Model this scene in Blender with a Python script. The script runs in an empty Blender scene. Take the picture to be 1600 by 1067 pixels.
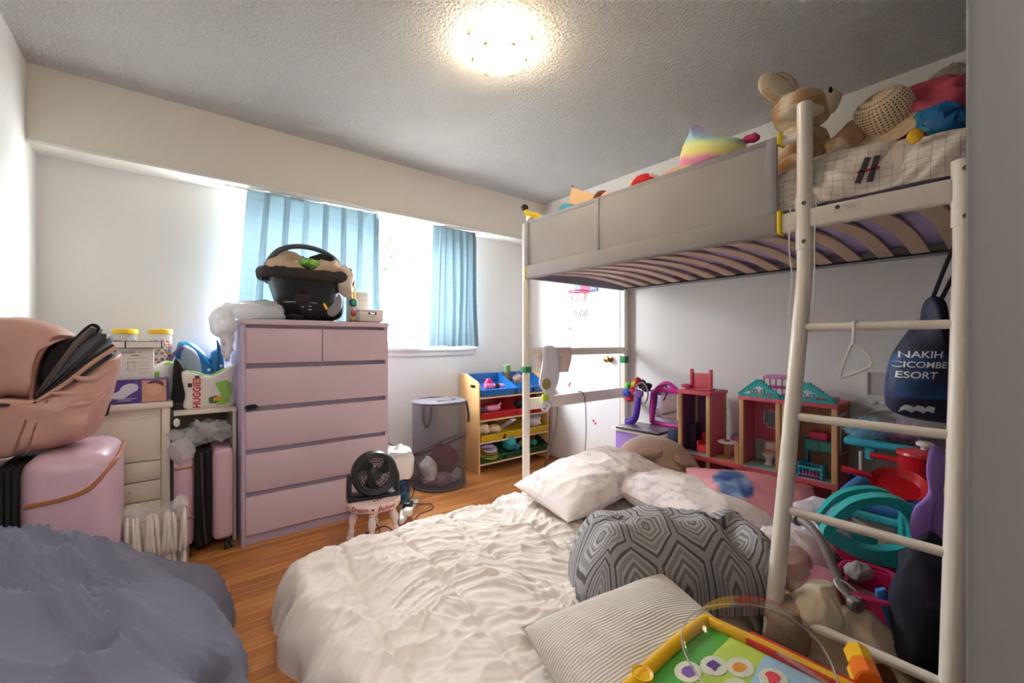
import bpy, bmesh, math, random
from mathutils import Vector, Matrix, noise
from mathutils.bvhtree import BVHTree

S = bpy.context.scene
C = S.collection
random.seed(7)
PI = math.pi

# ------------------------------------------------------------------ camera
cam = bpy.data.cameras.new('camera')
cam.sensor_fit = 'HORIZONTAL'
cam.sensor_width = 36.0
cam.lens = 660.0 / 1600.0 * 36.0
cam.clip_start = 0.02
camo = bpy.data.objects.new('camera', cam)
C.objects.link(camo)
camo.location = (0, 0, 1.10)
camo.rotation_euler = (PI / 2, 0, -math.radians(38.9))
S.camera = camo

# ------------------------------------------------------------------ world (daylight), exposure
W = bpy.data.worlds.new('daylight_sky')
S.world = W
W.use_nodes = True
bg = W.node_tree.nodes['Background']
bg.inputs[0].default_value = (0.90, 0.955, 1.0, 1)
bg.inputs[1].default_value = 36.0
S.view_settings.view_transform = 'Standard'
S.view_settings.look = 'None'
S.view_settings.gamma = 1
S.view_settings.use_curve_mapping = False
S.view_settings.exposure = 1.08
S.cycles.diffuse_bounces = 8
S.cycles.max_bounces = 14
# daylight guide at the window opening (portal: emits nothing itself)
pl = bpy.data.lights.new('window_portal', 'AREA')
pl.shape = 'RECTANGLE'; pl.size = 1.9; pl.size_y = 1.0
pl.cycles.is_portal = True
plo = bpy.data.objects.new('window_portal', pl)
C.objects.link(plo)
plo.location = (1.18, 3.38, 1.55)
plo.rotation_euler = (-PI / 2, 0, 0)
# fill light added in the unseen hallway behind the camera
hl = bpy.data.lights.new('hallway_fill', 'AREA')
hl.shape = 'DISK'; hl.size = 0.6; hl.energy = 20; hl.color = (1, 0.97, 0.93)
hlo = bpy.data.objects.new('hallway_fill', hl)
C.objects.link(hlo)
hlo.location = (-0.22, -0.80, 2.40)

# ------------------------------------------------------------------ helpers
def lin(c):
    def g(v):
        v /= 255.0
        return v / 12.92 if v <= 0.04045 else ((v + 0.055) / 1.055) ** 2.4
    return (g(c[0]), g(c[1]), g(c[2]), 1)

class NT:
    def __init__(s, m):
        m.use_nodes = True
        s.t = m.node_tree; s.n = s.t.nodes; s.b = s.n['Principled BSDF']
        s.out = s.n['Material Output']
    def new(s, k, **p):
        n = s.n.new(k)
        for a, b in p.items(): setattr(n, a, b)
        return n
    def put(s, sock, v):
        if hasattr(v, 'is_output') or isinstance(v, bpy.types.NodeSocket): s.t.links.new(v, sock)
        else: sock.default_value = v
    def m(s, op, a, b=0.0, c=None):
        n = s.new('ShaderNodeMath', operation=op)
        s.put(n.inputs[0], a); s.put(n.inputs[1], b)
        if c is not None: s.put(n.inputs[2], c)
        return n.outputs[0]
    def mix(s, f, a, b):
        n = s.new('ShaderNodeMix', data_type='RGBA')
        s.put(n.inputs[0], f); s.put(n.inputs[6], a); s.put(n.inputs[7], b)
        return n.outputs[2]
    def noise(s, vec, scale, detail=3, rough=.5):
        n = s.new('ShaderNodeTexNoise'); s.put(n.inputs['Vector'], vec)
        n.inputs['Scale'].default_value = scale; n.inputs['Detail'].default_value = detail
        n.inputs['Roughness'].default_value = rough
        return n
    def obj(s): return s.new('ShaderNodeTexCoord').outputs['Object']
    def uv(s): return s.new('ShaderNodeTexCoord').outputs['UV']
    def sep(s, v):
        n = s.new('ShaderNodeSeparateXYZ'); s.put(n.inputs[0], v); return n.outputs
    def ramp(s, f, stops, interp='LINEAR'):
        n = s.new('ShaderNodeValToRGB'); s.put(n.inputs[0], f)
        r = n.color_ramp; r.interpolation = interp
        while len(r.elements) < len(stops): r.elements.new(0.5)
        for e, (p, c) in zip(r.elements, stops): e.position = p; e.color = c
        return n.outputs[0]
    def bump(s, h, strength, dist=0.01):
        n = s.new('ShaderNodeBump'); s.put(n.inputs['Height'], h)
        n.inputs['Strength'].default_value = strength; n.inputs['Distance'].default_value = dist
        s.t.links.new(n.outputs[0], s.b.inputs['Normal'])

MATS = {}
def mat(name, rgb, rough=.55, rgb2=None, ns=9, bump=0, bs=180, metal=0, trans=0, alpha=1, sheen=0, emit=0, tl=0, ior=1.45):
    if name in MATS: return MATS[name]
    m = bpy.data.materials.new(name); t = NT(m); b = t.b
    o = t.obj()
    a = lin(rgb)
    if rgb2 is None: rgb2 = tuple(max(0, v * .93) for v in rgb)
    nz = t.noise(o, ns, 4)
    t.put(b.inputs['Base Color'], t.mix(nz.outputs[0], a, lin(rgb2)))
    b.inputs['Roughness'].default_value = rough
    b.inputs['Metallic'].default_value = metal
    b.inputs['Transmission Weight'].default_value = trans
    b.inputs['IOR'].default_value = ior
    b.inputs['Alpha'].default_value = alpha
    b.inputs['Sheen Weight'].default_value = sheen
    if emit:
        b.inputs['Emission Color'].default_value = a
        b.inputs['Emission Strength'].default_value = emit
    if bump: t.bump(t.noise(o, bs, 2).outputs[0], bump)
    if tl:
        d = t.new('ShaderNodeBsdfTranslucent'); d.inputs[0].default_value = a
        mx = t.new('ShaderNodeMixShader'); mx.inputs[0].default_value = tl
        t.t.links.new(b.outputs[0], mx.inputs[1]); t.t.links.new(d.outputs[0], mx.inputs[2])
        t.t.links.new(mx.outputs[0], t.out.inputs[0])
    MATS[name] = m
    return m

def smooth_poly(pts, k=4, closed=True):
    out = []; n = len(pts)
    rng = range(n) if closed else range(n - 1)
    for i in rng:
        g = (lambda j: Vector(pts[j % n])) if closed else (lambda j: Vector(pts[max(0, min(n - 1, j))]))
        p0, p1, p2, p3 = g(i - 1), g(i), g(i + 1), g(i + 2)
        for q in range(k):
            t = q / k
            out.append(0.5 * ((2 * p1) + (p2 - p0) * t + (2 * p0 - 5 * p1 + 4 * p2 - p3) * t * t + (3 * p1 - p0 - 3 * p2 + p3) * t ** 3))
    if not closed: out.append(Vector(pts[-1]))
    return out

class MB:
    def __init__(s): s.v = []; s.f = []; s.uv = []; s.mi = []; s.cur = 0
    def add(s, vs, fs, M=None, uv=None):
        o = len(s.v)
        for i, p in enumerate(vs):
            p = Vector(p)
            s.v.append(M @ p if M else p)
            s.uv.append(uv[i] if uv else (p[0], p[1]))
        for q in fs: s.f.append(tuple(o + i for i in q)); s.mi.append(s.cur)
        return s
    def bm(s, b, M=None):
        b.verts.ensure_lookup_table()
        for i, v in enumerate(b.verts): v.index = i
        s.add([v.co.copy() for v in b.verts], [[v.index for v in f.verts] for f in b.faces], M)
        b.free(); return s
    def box(s, x0, x1, y0, y1, z0, z1, bev=0, M=None, seg=2):
        b = bmesh.new()
        vs = [b.verts.new(p) for p in ((x0, y0, z0), (x1, y0, z0), (x1, y1, z0), (x0, y1, z0), (x0, y0, z1), (x1, y0, z1), (x1, y1, z1), (x0, y1, z1))]
        for q in ((3, 2, 1, 0), (4, 5, 6, 7), (0, 1, 5, 4), (1, 2, 6, 5), (2, 3, 7, 6), (3, 0, 4, 7)): b.faces.new([vs[i] for i in q])
        if bev: bmesh.ops.bevel(b, geom=b.edges[:], offset=bev, segments=seg, affect='EDGES', profile=.5)
        return s.bm(b, M)
    def prism(s, poly, y0, y1, bev=0, M=None, seg=2):
        """polygon in the XZ plane, extruded along Y"""
        b = bmesh.new()
        vs = [b.verts.new((p[0], y0, p[1])) for p in poly]
        f = b.faces.new(vs)
        r = bmesh.ops.extrude_face_region(b, geom=[f])
        nv = [e for e in r['geom'] if isinstance(e, bmesh.types.BMVert)]
        bmesh.ops.translate(b, vec=(0, y1 - y0, 0), verts=nv)
        bmesh.ops.recalc_face_normals(b, faces=b.faces[:])
        if bev:
            es = [e for e in b.edges if abs(e.verts[0].co.y - e.verts[1].co.y) < 1e-6]
            bmesh.ops.bevel(b, geom=es, offset=bev, segments=seg, affect='EDGES', profile=.5)
        return s.bm(b, M)
    def puff(s, poly, depth, M=None, rings=7, pw=2.2, flat=0.0, k=4, disp=None):
        """cushion-like body with an outline in the XZ plane; bulges +-depth/2 along Y"""
        P = smooth_poly([(p[0], 0, p[1]) for p in poly], k)
        n = len(P); cx = sum((p for p in P), Vector()) / n
        vs = []; fs = []; uv = []
        ys = []
        for side in (-1, 1):
            for r in range(rings + 1):
                sc = math.cos(r / rings * PI / 2) if True else 1
                yy = side * depth / 2 * (1 - abs(sc) ** pw) ** (1 / 2.0)
                if r == rings: sc = 0.02
                ys.append((sc, yy))
        rows = list(reversed(ys[:rings + 1])) + ys[rings + 2:]
        for sc, yy in rows:
            for p in P:
                q = cx + (p - cx) * sc; q.y = yy
                if disp: q = q + Vector(disp(q))
                vs.append(q); uv.append((q.x, q.z))
        R = len(rows)
        for a in range(R - 1):
            for i in range(n):
                j = (i + 1) % n
                fs.append((a * n + i, a * n + j, (a + 1) * n + j, (a + 1) * n + i))
        fs.append(tuple(reversed(range(n)))); fs.append(tuple((R - 1) * n + i for i in range(n)))
        return s.add(vs, fs, M, uv)
    def tube(s, pts, r, n=8, closed=False, M=None):
        pts = [Vector(p) for p in pts]; N = len(pts)
        rr = r if isinstance(r, (list, tuple)) else [r] * N
        vs = []; fs = []; up = None
        for i, p in enumerate(pts):
            if closed: d = pts[(i + 1) % N] - pts[i - 1]
            else: d = pts[min(N - 1, i + 1)] - pts[max(0, i - 1)]
            if d.length < 1e-9: d = Vector((0, 0, 1))
            d.normalize()
            if up is None:
                up = Vector((0, 0, 1)) if abs(d.z) < .9 else Vector((1, 0, 0))
            a = (up - d * up.dot(d))
            if a.length < 1e-6: a = d.orthogonal()
            a.normalize(); b = d.cross(a); up = a
            for q in range(n):
                t = 2 * PI * q / n
                vs.append(p + (a * math.cos(t) + b * math.sin(t)) * rr[i])
        for i in range(N if closed else N - 1):
            k = (i + 1) % N
            for q in range(n):
                w = (q + 1) % n
                fs.append((i * n + q, i * n + w, k * n + w, k * n + q))
        if not closed:
            fs.append(tuple(reversed(range(n)))); fs.append(tuple((N - 1) * n + q for q in range(n)))
        return s.add(vs, fs, M)
    def cyl(s, p0, p1, r0, r1=None, n=16, M=None):
        return s.tube([p0, p1], [r0, r0 if r1 is None else r1], n, M=M)
    def lathe(s, prof, n=24, M=None, cap=True, disp=None):
        vs = []; fs = []
        for r, z in prof:
            for q in range(n):
                t = 2 * PI * q / n
                p = Vector((r * math.cos(t), r * math.sin(t), z))
                if disp: p = p + Vector(disp(p, t))
                vs.append(p)
        for i in range(len(prof) - 1):
            for q in range(n):
                w = (q + 1) % n
                fs.append((i * n + q, i * n + w, (i + 1) * n + w, (i + 1) * n + q))
        if cap:
            fs.append(tuple(reversed(range(n)))); fs.append(tuple((len(prof) - 1) * n + q for q in range(n)))
        return s.add(vs, fs, M)
    def ell(s, c, r, n=20, m=12, M=None, disp=None):
        c = Vector(c); vs = []; fs = []
        for i in range(m + 1):
            a = -PI / 2 + PI * i / m
            for q in range(n):
                t = 2 * PI * q / n
                d = Vector((math.cos(a) * math.cos(t), math.cos(a) * math.sin(t), math.sin(a)))
                p = c + Vector((d.x * r[0], d.y * r[1], d.z * r[2]))
                if disp: p = p + Vector(disp(p, d))
                vs.append(p)
        for i in range(m):
            for q in range(n):
                w = (q + 1) % n
                fs.append((i * n + q, i * n + w, (i + 1) * n + w, (i + 1) * n + q))
        return s.add(vs, fs, M)
    def grid(s, fn, nu, nv, M=None):
        vs = []; fs = []; uv = []
        for i in range(nu + 1):
            for j in range(nv + 1):
                vs.append(fn(i / nu, j / nv)); uv.append((i / nu, j / nv))
        for i in range(nu):
            for j in range(nv):
                a = i * (nv + 1) + j
                fs.append((a, a + nv + 1, a + nv + 2, a + 1))
        return s.add(vs, fs, M, uv)
    def text(s, body, size, M, font_spacing=1.0, thick=0.0008, fn=None, shear=0.0, bold=0.0):
        cu = bpy.data.curves.new('t', 'FONT'); cu.body = body; cu.size = size
        cu.align_x = 'CENTER'; cu.align_y = 'CENTER'; cu.extrude = thick; cu.shear = shear
        cu.space_character = font_spacing; cu.offset = bold
        o = bpy.data.objects.new('t', cu); C.objects.link(o)
        dg = bpy.context.evaluated_depsgraph_get()
        me = bpy.data.meshes.new_from_object(o.evaluated_get(dg))
        vs = [v.co.copy() for v in me.vertices]
        if fn: vs = [Vector(fn(v)) for v in vs]
        s.add(vs, [tuple(p.vertices) for p in me.polygons], M)
        bpy.data.objects.remove(o); bpy.data.meshes.remove(me); bpy.data.curves.remove(cu)
        return s
    def build(s, name, mats, parent=None, ang=40, flip=False):
        me = bpy.data.meshes.new(name)
        me.from_pydata([tuple(p) for p in s.v], [], s.f)
        if not isinstance(mats, (list, tuple)): mats = [mats]
        for m in mats: me.materials.append(m)
        ul = me.uv_layers.new(name='UVMap')
        vi = [0] * len(me.loops); me.loops.foreach_get('vertex_index', vi)
        ul.data.foreach_set('uv', [c for i in vi for c in s.uv[i]])
        me.polygons.foreach_set('material_index', s.mi)
        b = bmesh.new(); b.from_mesh(me)
        bmesh.ops.recalc_face_normals(b, faces=b.faces[:]); b.to_mesh(me); b.free()
        me.polygons.foreach_set('use_smooth', [True] * len(me.polygons))
        me.set_sharp_from_angle(angle=math.radians(ang))
        o = bpy.data.objects.new(name, me); C.objects.link(o)
        if parent: o.parent = parent
        return o

def tag(o, label=None, cat=None, group=None, kind=None):
    if label: o['label'] = label
    if cat: o['category'] = cat
    if group: o['group'] = group
    if kind: o['kind'] = kind
    return o
def thing(name, label, cat, loc=(0, 0, 0), rz=0, group=None):
    o = bpy.data.objects.new(name, None); C.objects.link(o)
    o.empty_display_size = .05
    o.location = loc; o.rotation_euler = (0, 0, rz)
    return tag(o, label, cat, group)
def struct(o): o['kind'] = 'structure'; return o
def T(x=0, y=0, z=0, rx=0, ry=0, rz=0, sc=None):
    M = Matrix.Translation((x, y, z)) @ Matrix.Rotation(rz, 4, 'Z') @ Matrix.Rotation(ry, 4, 'Y') @ Matrix.Rotation(rx, 4, 'X')
    if sc: M = M @ Matrix.Diagonal((sc[0], sc[1], sc[2], 1))
    return M
def nvec(p): return Vector((noise.noise(p), noise.noise(p + Vector((9.3, -4.1, 2.7))), noise.noise(p + Vector((-6.2, 8.8, 5.5)))))
def nz(p, sc, seed=0): return noise.noise(Vector((p[0] * sc + seed * 7.3, p[1] * sc - seed * 3.1, p[2] * sc + seed * 1.7)))
def ridge(x, y, z, sc, seed=0, pw=2.0):
    return (1 - abs(noise.noise(Vector((x * sc + seed * 5.1, y * sc + seed * 2.3, z * sc - seed * 4.7))))) ** pw
def crease(x, y, seed=0, sc=5.0, stretch=(1, .45)):
    w = nvec(Vector((x * 2.3, y * 2.3, seed))) * .12
    x += w.x; y += w.y
    a = ridge(x * stretch[0], y * stretch[1], seed, sc, seed, 5)
    b = ridge(x * stretch[1], y * stretch[0], seed, sc * 1.7, seed + 3, 6)
    c = ridge(x, y, seed, sc * 3.4, seed + 5, 4)
    return a * .55 + b * .3 + c * .15
def flow(x, y, sc, seed=0, pw=3.0, st=.28):
    th = 1.6 * noise.noise(Vector((x * 1.1 + seed, y * 1.1, seed * 3.7)))
    w = nvec(Vector((x * 4 + seed, y * 4, 2.0))) * .03
    x += w.x; y += w.y
    a = x * math.cos(th) + y * math.sin(th); b = -x * math.sin(th) + y * math.cos(th)
    return ridge(a * st, b, 0, sc, seed, pw)
def lines(lo, hi, band, nb, ni):
    """grid stations, dense in the rim band at both ends"""
    a = [lo + band * (1 - math.cos(PI / 2 * i / nb)) for i in range(nb)]
    m = [lo + band + (hi - lo - 2 * band) * i / ni for i in range(ni + 1)]
    e = [hi - (q - lo) for q in reversed(a)]
    return a + m + e
def slab(mb, x0, x1, y0, y1, h, rad, cr, ni, nj, disp=None, z0=0.0, M=None, nb=7, side=None):
    """a soft slab lying on z0 with rounded rim (radius rad) and rounded corners (radius cr)"""
    X = lines(x0, x1, rad, nb, ni); Y = lines(y0, y1, rad, nb, nj)
    vs = []; uv = []
    for x in X:
        for y in Y:
            b = min(x - x0, x1 - x, y - y0, y1 - y)
            px, py = x, y
            qx = x0 + cr if x < x0 + cr else (x1 - cr if x > x1 - cr else None)
            qy = y0 + cr if y < y0 + cr else (y1 - cr if y > y1 - cr else None)
            if qx is not None and qy is not None:
                dx, dy = x - qx, y - qy; l = math.hypot(dx, dy)
                if l > 1e-6:
                    k = max(abs(dx), abs(dy)) / l; px = qx + dx * k; py = qy + dy * k
            sN = min(1, b / rad)
            z = z0 + h * math.sqrt(max(0, 1 - (1 - sN) ** 2.0))
            p = Vector((px, py, z))
            if disp: p = p + Vector(disp(p, sN))
            vs.append(p); uv.append(((x - x0), (y - y0)))
    n = len(Y); fs = []
    for i in range(len(X) - 1):
        for j in range(n - 1):
            a = i * n + j; fs.append((a, a + n, a + n + 1, a + 1))
    mb.add(vs, fs, M, uv)
    return mb
def pillow(mb, w, d, t, M, seed=1, amp=.02, n=34, sag=0.0, pinch=.25, sc=5.0):
    """pillow w (x) by d (y), thickness t, wrinkled, corners drawn out"""
    for side in (1, -1):
        def fn(u, v):
            a, b = 2 * u - 1, 2 * v - 1
            e = (1 - abs(a) ** 2.6) * (1 - abs(b) ** 2.6)
            px = a * w / 2 * (1 - pinch * .35 * (1 - b * b) * abs(a) ** 3 * .5)
            py = b * d / 2 * (1 - pinch * .35 * (1 - a * a) * abs(b) ** 3 * .5)
            z = side * t / 2 * max(0, e) ** .55
            k = min(1, max(0, e) * 3)
            z += (crease(px, py, seed, sc) - .45) * amp * k * 2 + nz((px, py, side), 6, seed) * amp * k * .6
            z -= sag * (a * a)
            return Vector((px, py, z))
        mb.grid(fn, n, int(n * max(.6, d / w)), M)
    return mb
def lump(mb, c, r, seed=1, amp=.2, sc=6, n=48, m=30, M=None, floor=None, pw=3):
    """a crumpled heap of cloth or plastic"""
    k = (r[0] + r[1] + r[2]) / 3
    def dp(p, d):
        w = nvec(p * sc * .5 + Vector((seed, 0, 0))) * .06
        q = p + w
        h = ridge(q.x, q.y, q.z, sc, seed, pw) * .65 + ridge(q.x, q.y, q.z, sc * 2.1, seed + 2, pw) * .35 - .5
        h += nz(p, sc * .4, seed + 9) * .8
        o = d * (h * amp * k)
        if floor is not None and (p + o).z < floor: o.z = floor - p.z
        return o
    return mb.ell(c, r, n, m, M, dp)
def smtube(mb, pts, r, k=6, n=8, closed=False, M=None):
    return mb.tube(smooth_poly(pts, k, closed), r, n, closed, M)
# ------------------------------------------------------------------ shell materials
def wall_mat(name, rgb, bs=90, bst=.08):
    return mat(name, rgb, .75, tuple(v * .975 for v in rgb), 3, bump=bst, bs=bs)
M_wall = wall_mat('wall_paint', (228, 226, 222))
M_wallc = wall_mat('soffit_paint', (226, 220, 210))
M_white = mat('white_enamel', (236, 234, 230), .35)
def ceiling_mat():
    m = bpy.data.materials.new('popcorn_ceiling'); t = NT(m); o = t.obj()
    n1 = t.noise(o, 75, 3, .6); n2 = t.noise(o, 40, 2)
    t.put(t.b.inputs['Base Color'], t.mix(n1.outputs[0], lin((226, 222, 218)), lin((242, 240, 236))))
    t.b.inputs['Roughness'].default_value = .95
    h = t.m('ADD', t.ramp(n1.outputs[0], [(.38, (0, 0, 0, 1)), (.66, (1, 1, 1, 1))]), t.m('MULTIPLY', n2.outputs[0], .6))
    t.bump(h, 1.0, .016)
    return m
def plank_mat():
    m = bpy.data.materials.new('oak_plank'); t = NT(m); o = t.obj()
    oi = t.new('ShaderNodeObjectInfo')
    mp = t.new('ShaderNodeMapping'); t.put(mp.inputs['Vector'], o)
    mp.inputs['Scale'].default_value = (1.6, 26, 4)
    ad = t.new('ShaderNodeVectorMath', operation='ADD'); t.put(ad.inputs[0], mp.outputs[0])
    cb = t.new('ShaderNodeCombineXYZ'); t.put(cb.inputs[0], t.m('MULTIPLY', oi.outputs['Random'], 37.0)); t.put(cb.inputs[1], t.m('MULTIPLY', oi.outputs['Random'], 91.0))
    t.put(ad.inputs[1], cb.outputs[0])
    g = t.noise(ad.outputs[0], 3.0, 6, .62)
    base = t.ramp(oi.outputs['Random'], [(0, lin((168, 104, 52))), (.35, lin((190, 124, 66))), (.7, lin((203, 140, 80))), (1, lin((178, 112, 58)))])
    col = t.mix(t.ramp(g.outputs[0], [(.36, (0, 0, 0, 1)), (.68, (1, 1, 1, 1))]), t.mix(.38, base, lin((104, 58, 26))), base)
    t.put(t.b.inputs['Base Color'], col)
    t.put(t.b.inputs['Roughness'], t.m('ADD', .30, t.m('MULTIPLY', g.outputs[0], .2)))
    t.bump(g.outputs[0], .06, .004)
    return m
M_ceil = ceiling_mat(); M_plank = plank_mat()
M_joint = mat('floor_joint', (66, 40, 22), .9)

# ------------------------------------------------------------------ floor with planks
XL, XR, YB, YW, ZC = -0.54, 2.85, -1.2, 3.22, 2.44
fl = struct(MB().box(XL - .1, XR + .1, YB - .1, YW + .12, -.08, -.006).build('floor', M_joint))
pw_ = 0.0585
nrow = int((YW - 0.0) / pw_) + 1
PL = {}
for L in (.62, .86, 1.1, 1.38):
    PL[L] = MB().box(-L / 2 + .0005, L / 2 - .0005, -pw_ / 2 + .0006, pw_ / 2 - .0006, -.014, 0, .0012, seg=1)
PM = {}
for i in range(nrow):
    y = YW - pw_ / 2 - i * pw_
    x = XL - random.uniform(0, .9)
    while x < XR:
        L = random.choice((.62, .86, 1.1, 1.38))
        if L not in PM:
            o = PL[L].build('plank', M_plank, fl, 20); PM[L] = o.data
        else:
            o = bpy.data.objects.new('plank', PM[L]); C.objects.link(o); o.parent = fl
        o.location = (x + L / 2, y, 0)
        x += L
hf = struct(MB().box(XL - .1, XR + .1, YB - .1, YW - nrow * pw_, -.006, 0).build('floor_hallway', mat('hall_floor', (170, 112, 62), .4)))
struct(MB().box(XL - .1, XR + .1, YB - .1, YW + .12, ZC, ZC + .08).build('ceiling', M_ceil))
struct(MB().box(XL - .1, XL, YB - .1, YW + .12, 0, ZC).build('wall_left', M_wall))
struct(MB().box(XR, XR + .1, YB - .1, YW + .12, 0, ZC).build('wall_right', M_wall))
struct(MB().box(XL, XR, YB - .1, YB, 0, ZC).build('wall_hallway', M_wall))
# window wall with its opening
WX0, WX1, WZ0, WZ1 = .25, 2.12, 1.05, 2.06
w = MB()
w.box(XL, WX0, YW, YW + .12, 0, ZC); w.box(WX1, XR, YW, YW + .12, 0, ZC)
w.box(WX0, WX1, YW, YW + .12, 0, WZ0); w.box(WX0, WX1, YW, YW + .12, WZ1, ZC)
struct(w.build('wall_window', M_wall))
struct(MB().box(XL, XR, 3.03, YW, 2.06, ZC).build('soffit', M_wallc))
struct(MB().box(XL, XR, 3.018, 3.03, 2.052, 2.07, .002).build('trim_1', M_white))
# wall with the doorway the camera stands in
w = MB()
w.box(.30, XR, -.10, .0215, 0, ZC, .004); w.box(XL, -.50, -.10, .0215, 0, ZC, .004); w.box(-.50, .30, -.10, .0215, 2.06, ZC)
struct(w.build('wall_doorway', mat('doorway_shade_grey', (112, 110, 108), .6, (106, 104, 102), 4)))  # jamb shade put into the colour: grey darkened against the added fill light
struct(MB().box(XL, XR, YW - .012, YW, 0, .075, .003).build('baseboard_window', M_white))
struct(MB().box(XR - .012, XR, .03, 2.02, 0, .075, .003).build('baseboard_right', M_white))

# ------------------------------------------------------------------ window
wi = struct(bpy.data.objects.new('window_1', None)); C.objects.link(wi); wi.location = (0, 0, 0)
M_upvc = mat('window_frame_white', (244, 245, 246), .3)
fr = MB()
for x0, x1, z0, z1 in ((WX0, WX0 + .05, WZ0, WZ1), (WX1 - .05, WX1, WZ0, WZ1), (WX0 + .05, WX1 - .05, WZ0, WZ0 + .05), (WX0 + .05, WX1 - .05, WZ1 - .07, WZ1)):
    fr.box(x0, x1, YW + .03, YW + .09, z0, z1, .004)
fr.build('frame', M_upvc, wi)
MB().box(1.44, 1.49, YW + .028, YW + .092, WZ0 + .04, WZ1 - .06, .004).build('mullion', M_upvc, wi)
sa = MB()
for x0, x1, z0, z1 in ((1.49, 1.525, 1.10, 1.985), (2.035, 2.07, 1.10, 1.985), (1.525, 2.035, 1.10, 1.135), (1.525, 2.035, 1.95, 1.985)):
    sa.box(x0, x1, YW + .04, YW + .07, z0, z1, .003)
sa.build('sash', M_upvc, wi)
M_glass = bpy.data.materials.new('window_glass'); _t = NT(M_glass)
_tr = _t.new('ShaderNodeBsdfTransparent'); _gl = _t.new('ShaderNodeBsdfGlossy'); _gl.inputs['Roughness'].default_value = .02
_mx = _t.new('ShaderNodeMixShader'); _mx.inputs[0].default_value = .05
_t.t.links.new(_tr.outputs[0], _mx.inputs[1]); _t.t.links.new(_gl.outputs[0], _mx.inputs[2]); _t.t.links.new(_mx.outputs[0], _t.out.inputs[0])
MB().box(.30, 1.44, YW + .058, YW + .062, 1.10, 1.99).build('pane', M_glass, wi)
MB().box(1.525, 2.035, YW + .053, YW + .057, 1.135, 1.95).build('pane', M_glass, wi)
MB().box(WX0 - .03, WX1 + .03, YW - .05, YW + .04, WZ0 - .028, WZ0, .006).build('sill', M_white, wi)
MB().box(WX0 - .02, WX1 + .02, YW - .02, YW, WZ0 - .07, WZ0 - .028, .004).build('apron', M_white, wi)

# ------------------------------------------------------------------ outside the window
struct(MB().box(-14, 16, 3.5, 30, -1.2, -1.0).build('ground_outside', mat('outside_paving', (206, 204, 198), .9)))
nh = thing('neighbour_house', 'pale stucco neighbouring house seen through the window', 'house', (0, 8.6, -1))
MB().box(-5, 2.2, 0, 4, 0, 3.3).build('wall', mat('pale_stucco', (226, 226, 222), .9, bump=.3, bs=60), nh)
MB().prism([(-5.3, 3.3), (2.5, 3.3), (2.1, 4.1), (-4.9, 4.1)], -.3, 4.3).build('roof', mat('grey_shingle', (150, 150, 152), .9), nh)
for x in (-1.2, .5):
    f = MB().box(x, x + .9, -.04, .02, 1.3, 2.4, .01).build('window', M_upvc, nh)
    MB().box(x + .08, x + .82, -.05, -.038, 1.38, 2.32).build('pane', mat('house_pane', (140, 150, 158), .15), f)
fe = thing('garden_wall', 'white garden wall beyond the window', 'wall', (0, 7.2, -1))
MB().box(2.0, 9, 0, .2, 0, 3.2, .02).build('wall_slab', mat('garden_wall_white', (236, 236, 234), .9), fe)
MB().box(1.98, 9.02, -.04, .24, 3.2, 3.28, .01).build('coping', mat('garden_coping', (206, 206, 204), .9), fe)
def tree(x, y, h, rx, lab, seed, g=(62, 92, 48)):
    t = thing('garden_tree', lab, 'tree', (x, y, -1), 0, 'trees outside the window')
    rnd = random.Random(seed)
    tr = MB(); tr.tube([(0, 0, 0), (.05, 0, h * .4), (0, .05, h * .75)], [.14, .1, .05], 8)
    for k in range(5):
        a = k * 1.3; tr.tube([(0, 0, h * (.35 + .07 * k)), (math.cos(a) * rx * .6, math.sin(a) * rx * .6, h * (.6 + .07 * k))], [.05, .02], 6)
    tr.build('trunk', mat('bark', (110, 92, 76), .9), t)
    lf = MB()
    for k in range(2600):
        d = Vector((rnd.gauss(0, 1), rnd.gauss(0, 1), rnd.gauss(0, 1))).normalized() * rnd.random() ** .4
        p = Vector((d.x * rx, d.y * rx, h * .72 + d.z * h * .32))
        a = Vector((rnd.uniform(-1, 1), rnd.uniform(-1, 1), rnd.uniform(-1, 1))).normalized() * .11
        b = a.orthogonal().normalized() * .055
        lf.add([p - a, p + b, p + a, p - b], [(0, 1, 2, 3)])
    o = lf.build('foliage', mat('leaf_' + str(g[0]), g, .6, (40, 66, 34), 2, tl=.15), t); o['kind'] = 'stuff'
tree(4.6, 9.4, 5.2, 1.9, 'leafy green tree above the garden wall, nearest the sliding pane', 3)
tree(9.2, 11.5, 5.6, 2.1, 'broad tree partly hidden by the short curtain', 4, (70, 98, 58))

# ------------------------------------------------------------------ door in the right-hand wall
dr = struct(bpy.data.objects.new('door_1', None)); C.objects.link(dr)
M_door = mat('door_paint', (236, 237, 238), .4, (228, 230, 232), 2)
MB().box(XR - .03, XR + .004, 2.11, 2.93, .012, 2.03, .002).build('door_leaf', M_door, dr)
cs = MB(); cs.box(XR - .018, XR, 2.035, 2.10, 0, 2.10, .003); cs.box(XR - .018, XR, 2.94, 3.0, 0, 2.10, .003); cs.box(XR - .018, XR, 2.035, 3.0, 2.04, 2.10, .003)
cs.build('casing', M_white, dr)
M_brass = mat('brass', (196, 150, 84), .25, metal=1)
kn = MB(); KM = T(XR - .03, 2.20, .955, ry=-PI / 2)
kn.lathe([(.028, 0), (.028, .006), (.012, .01), (.011, .03), (.024, .04), (.028, .052), (.022, .064), (.004, .068)], 20, KM)
kn.build('door_knob', M_brass, dr)
for z in (.25, 1.75): MB().box(XR - .033, XR - .028, 2.925, 2.945, z, z + .09).build('hinge', M_brass, dr)
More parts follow.
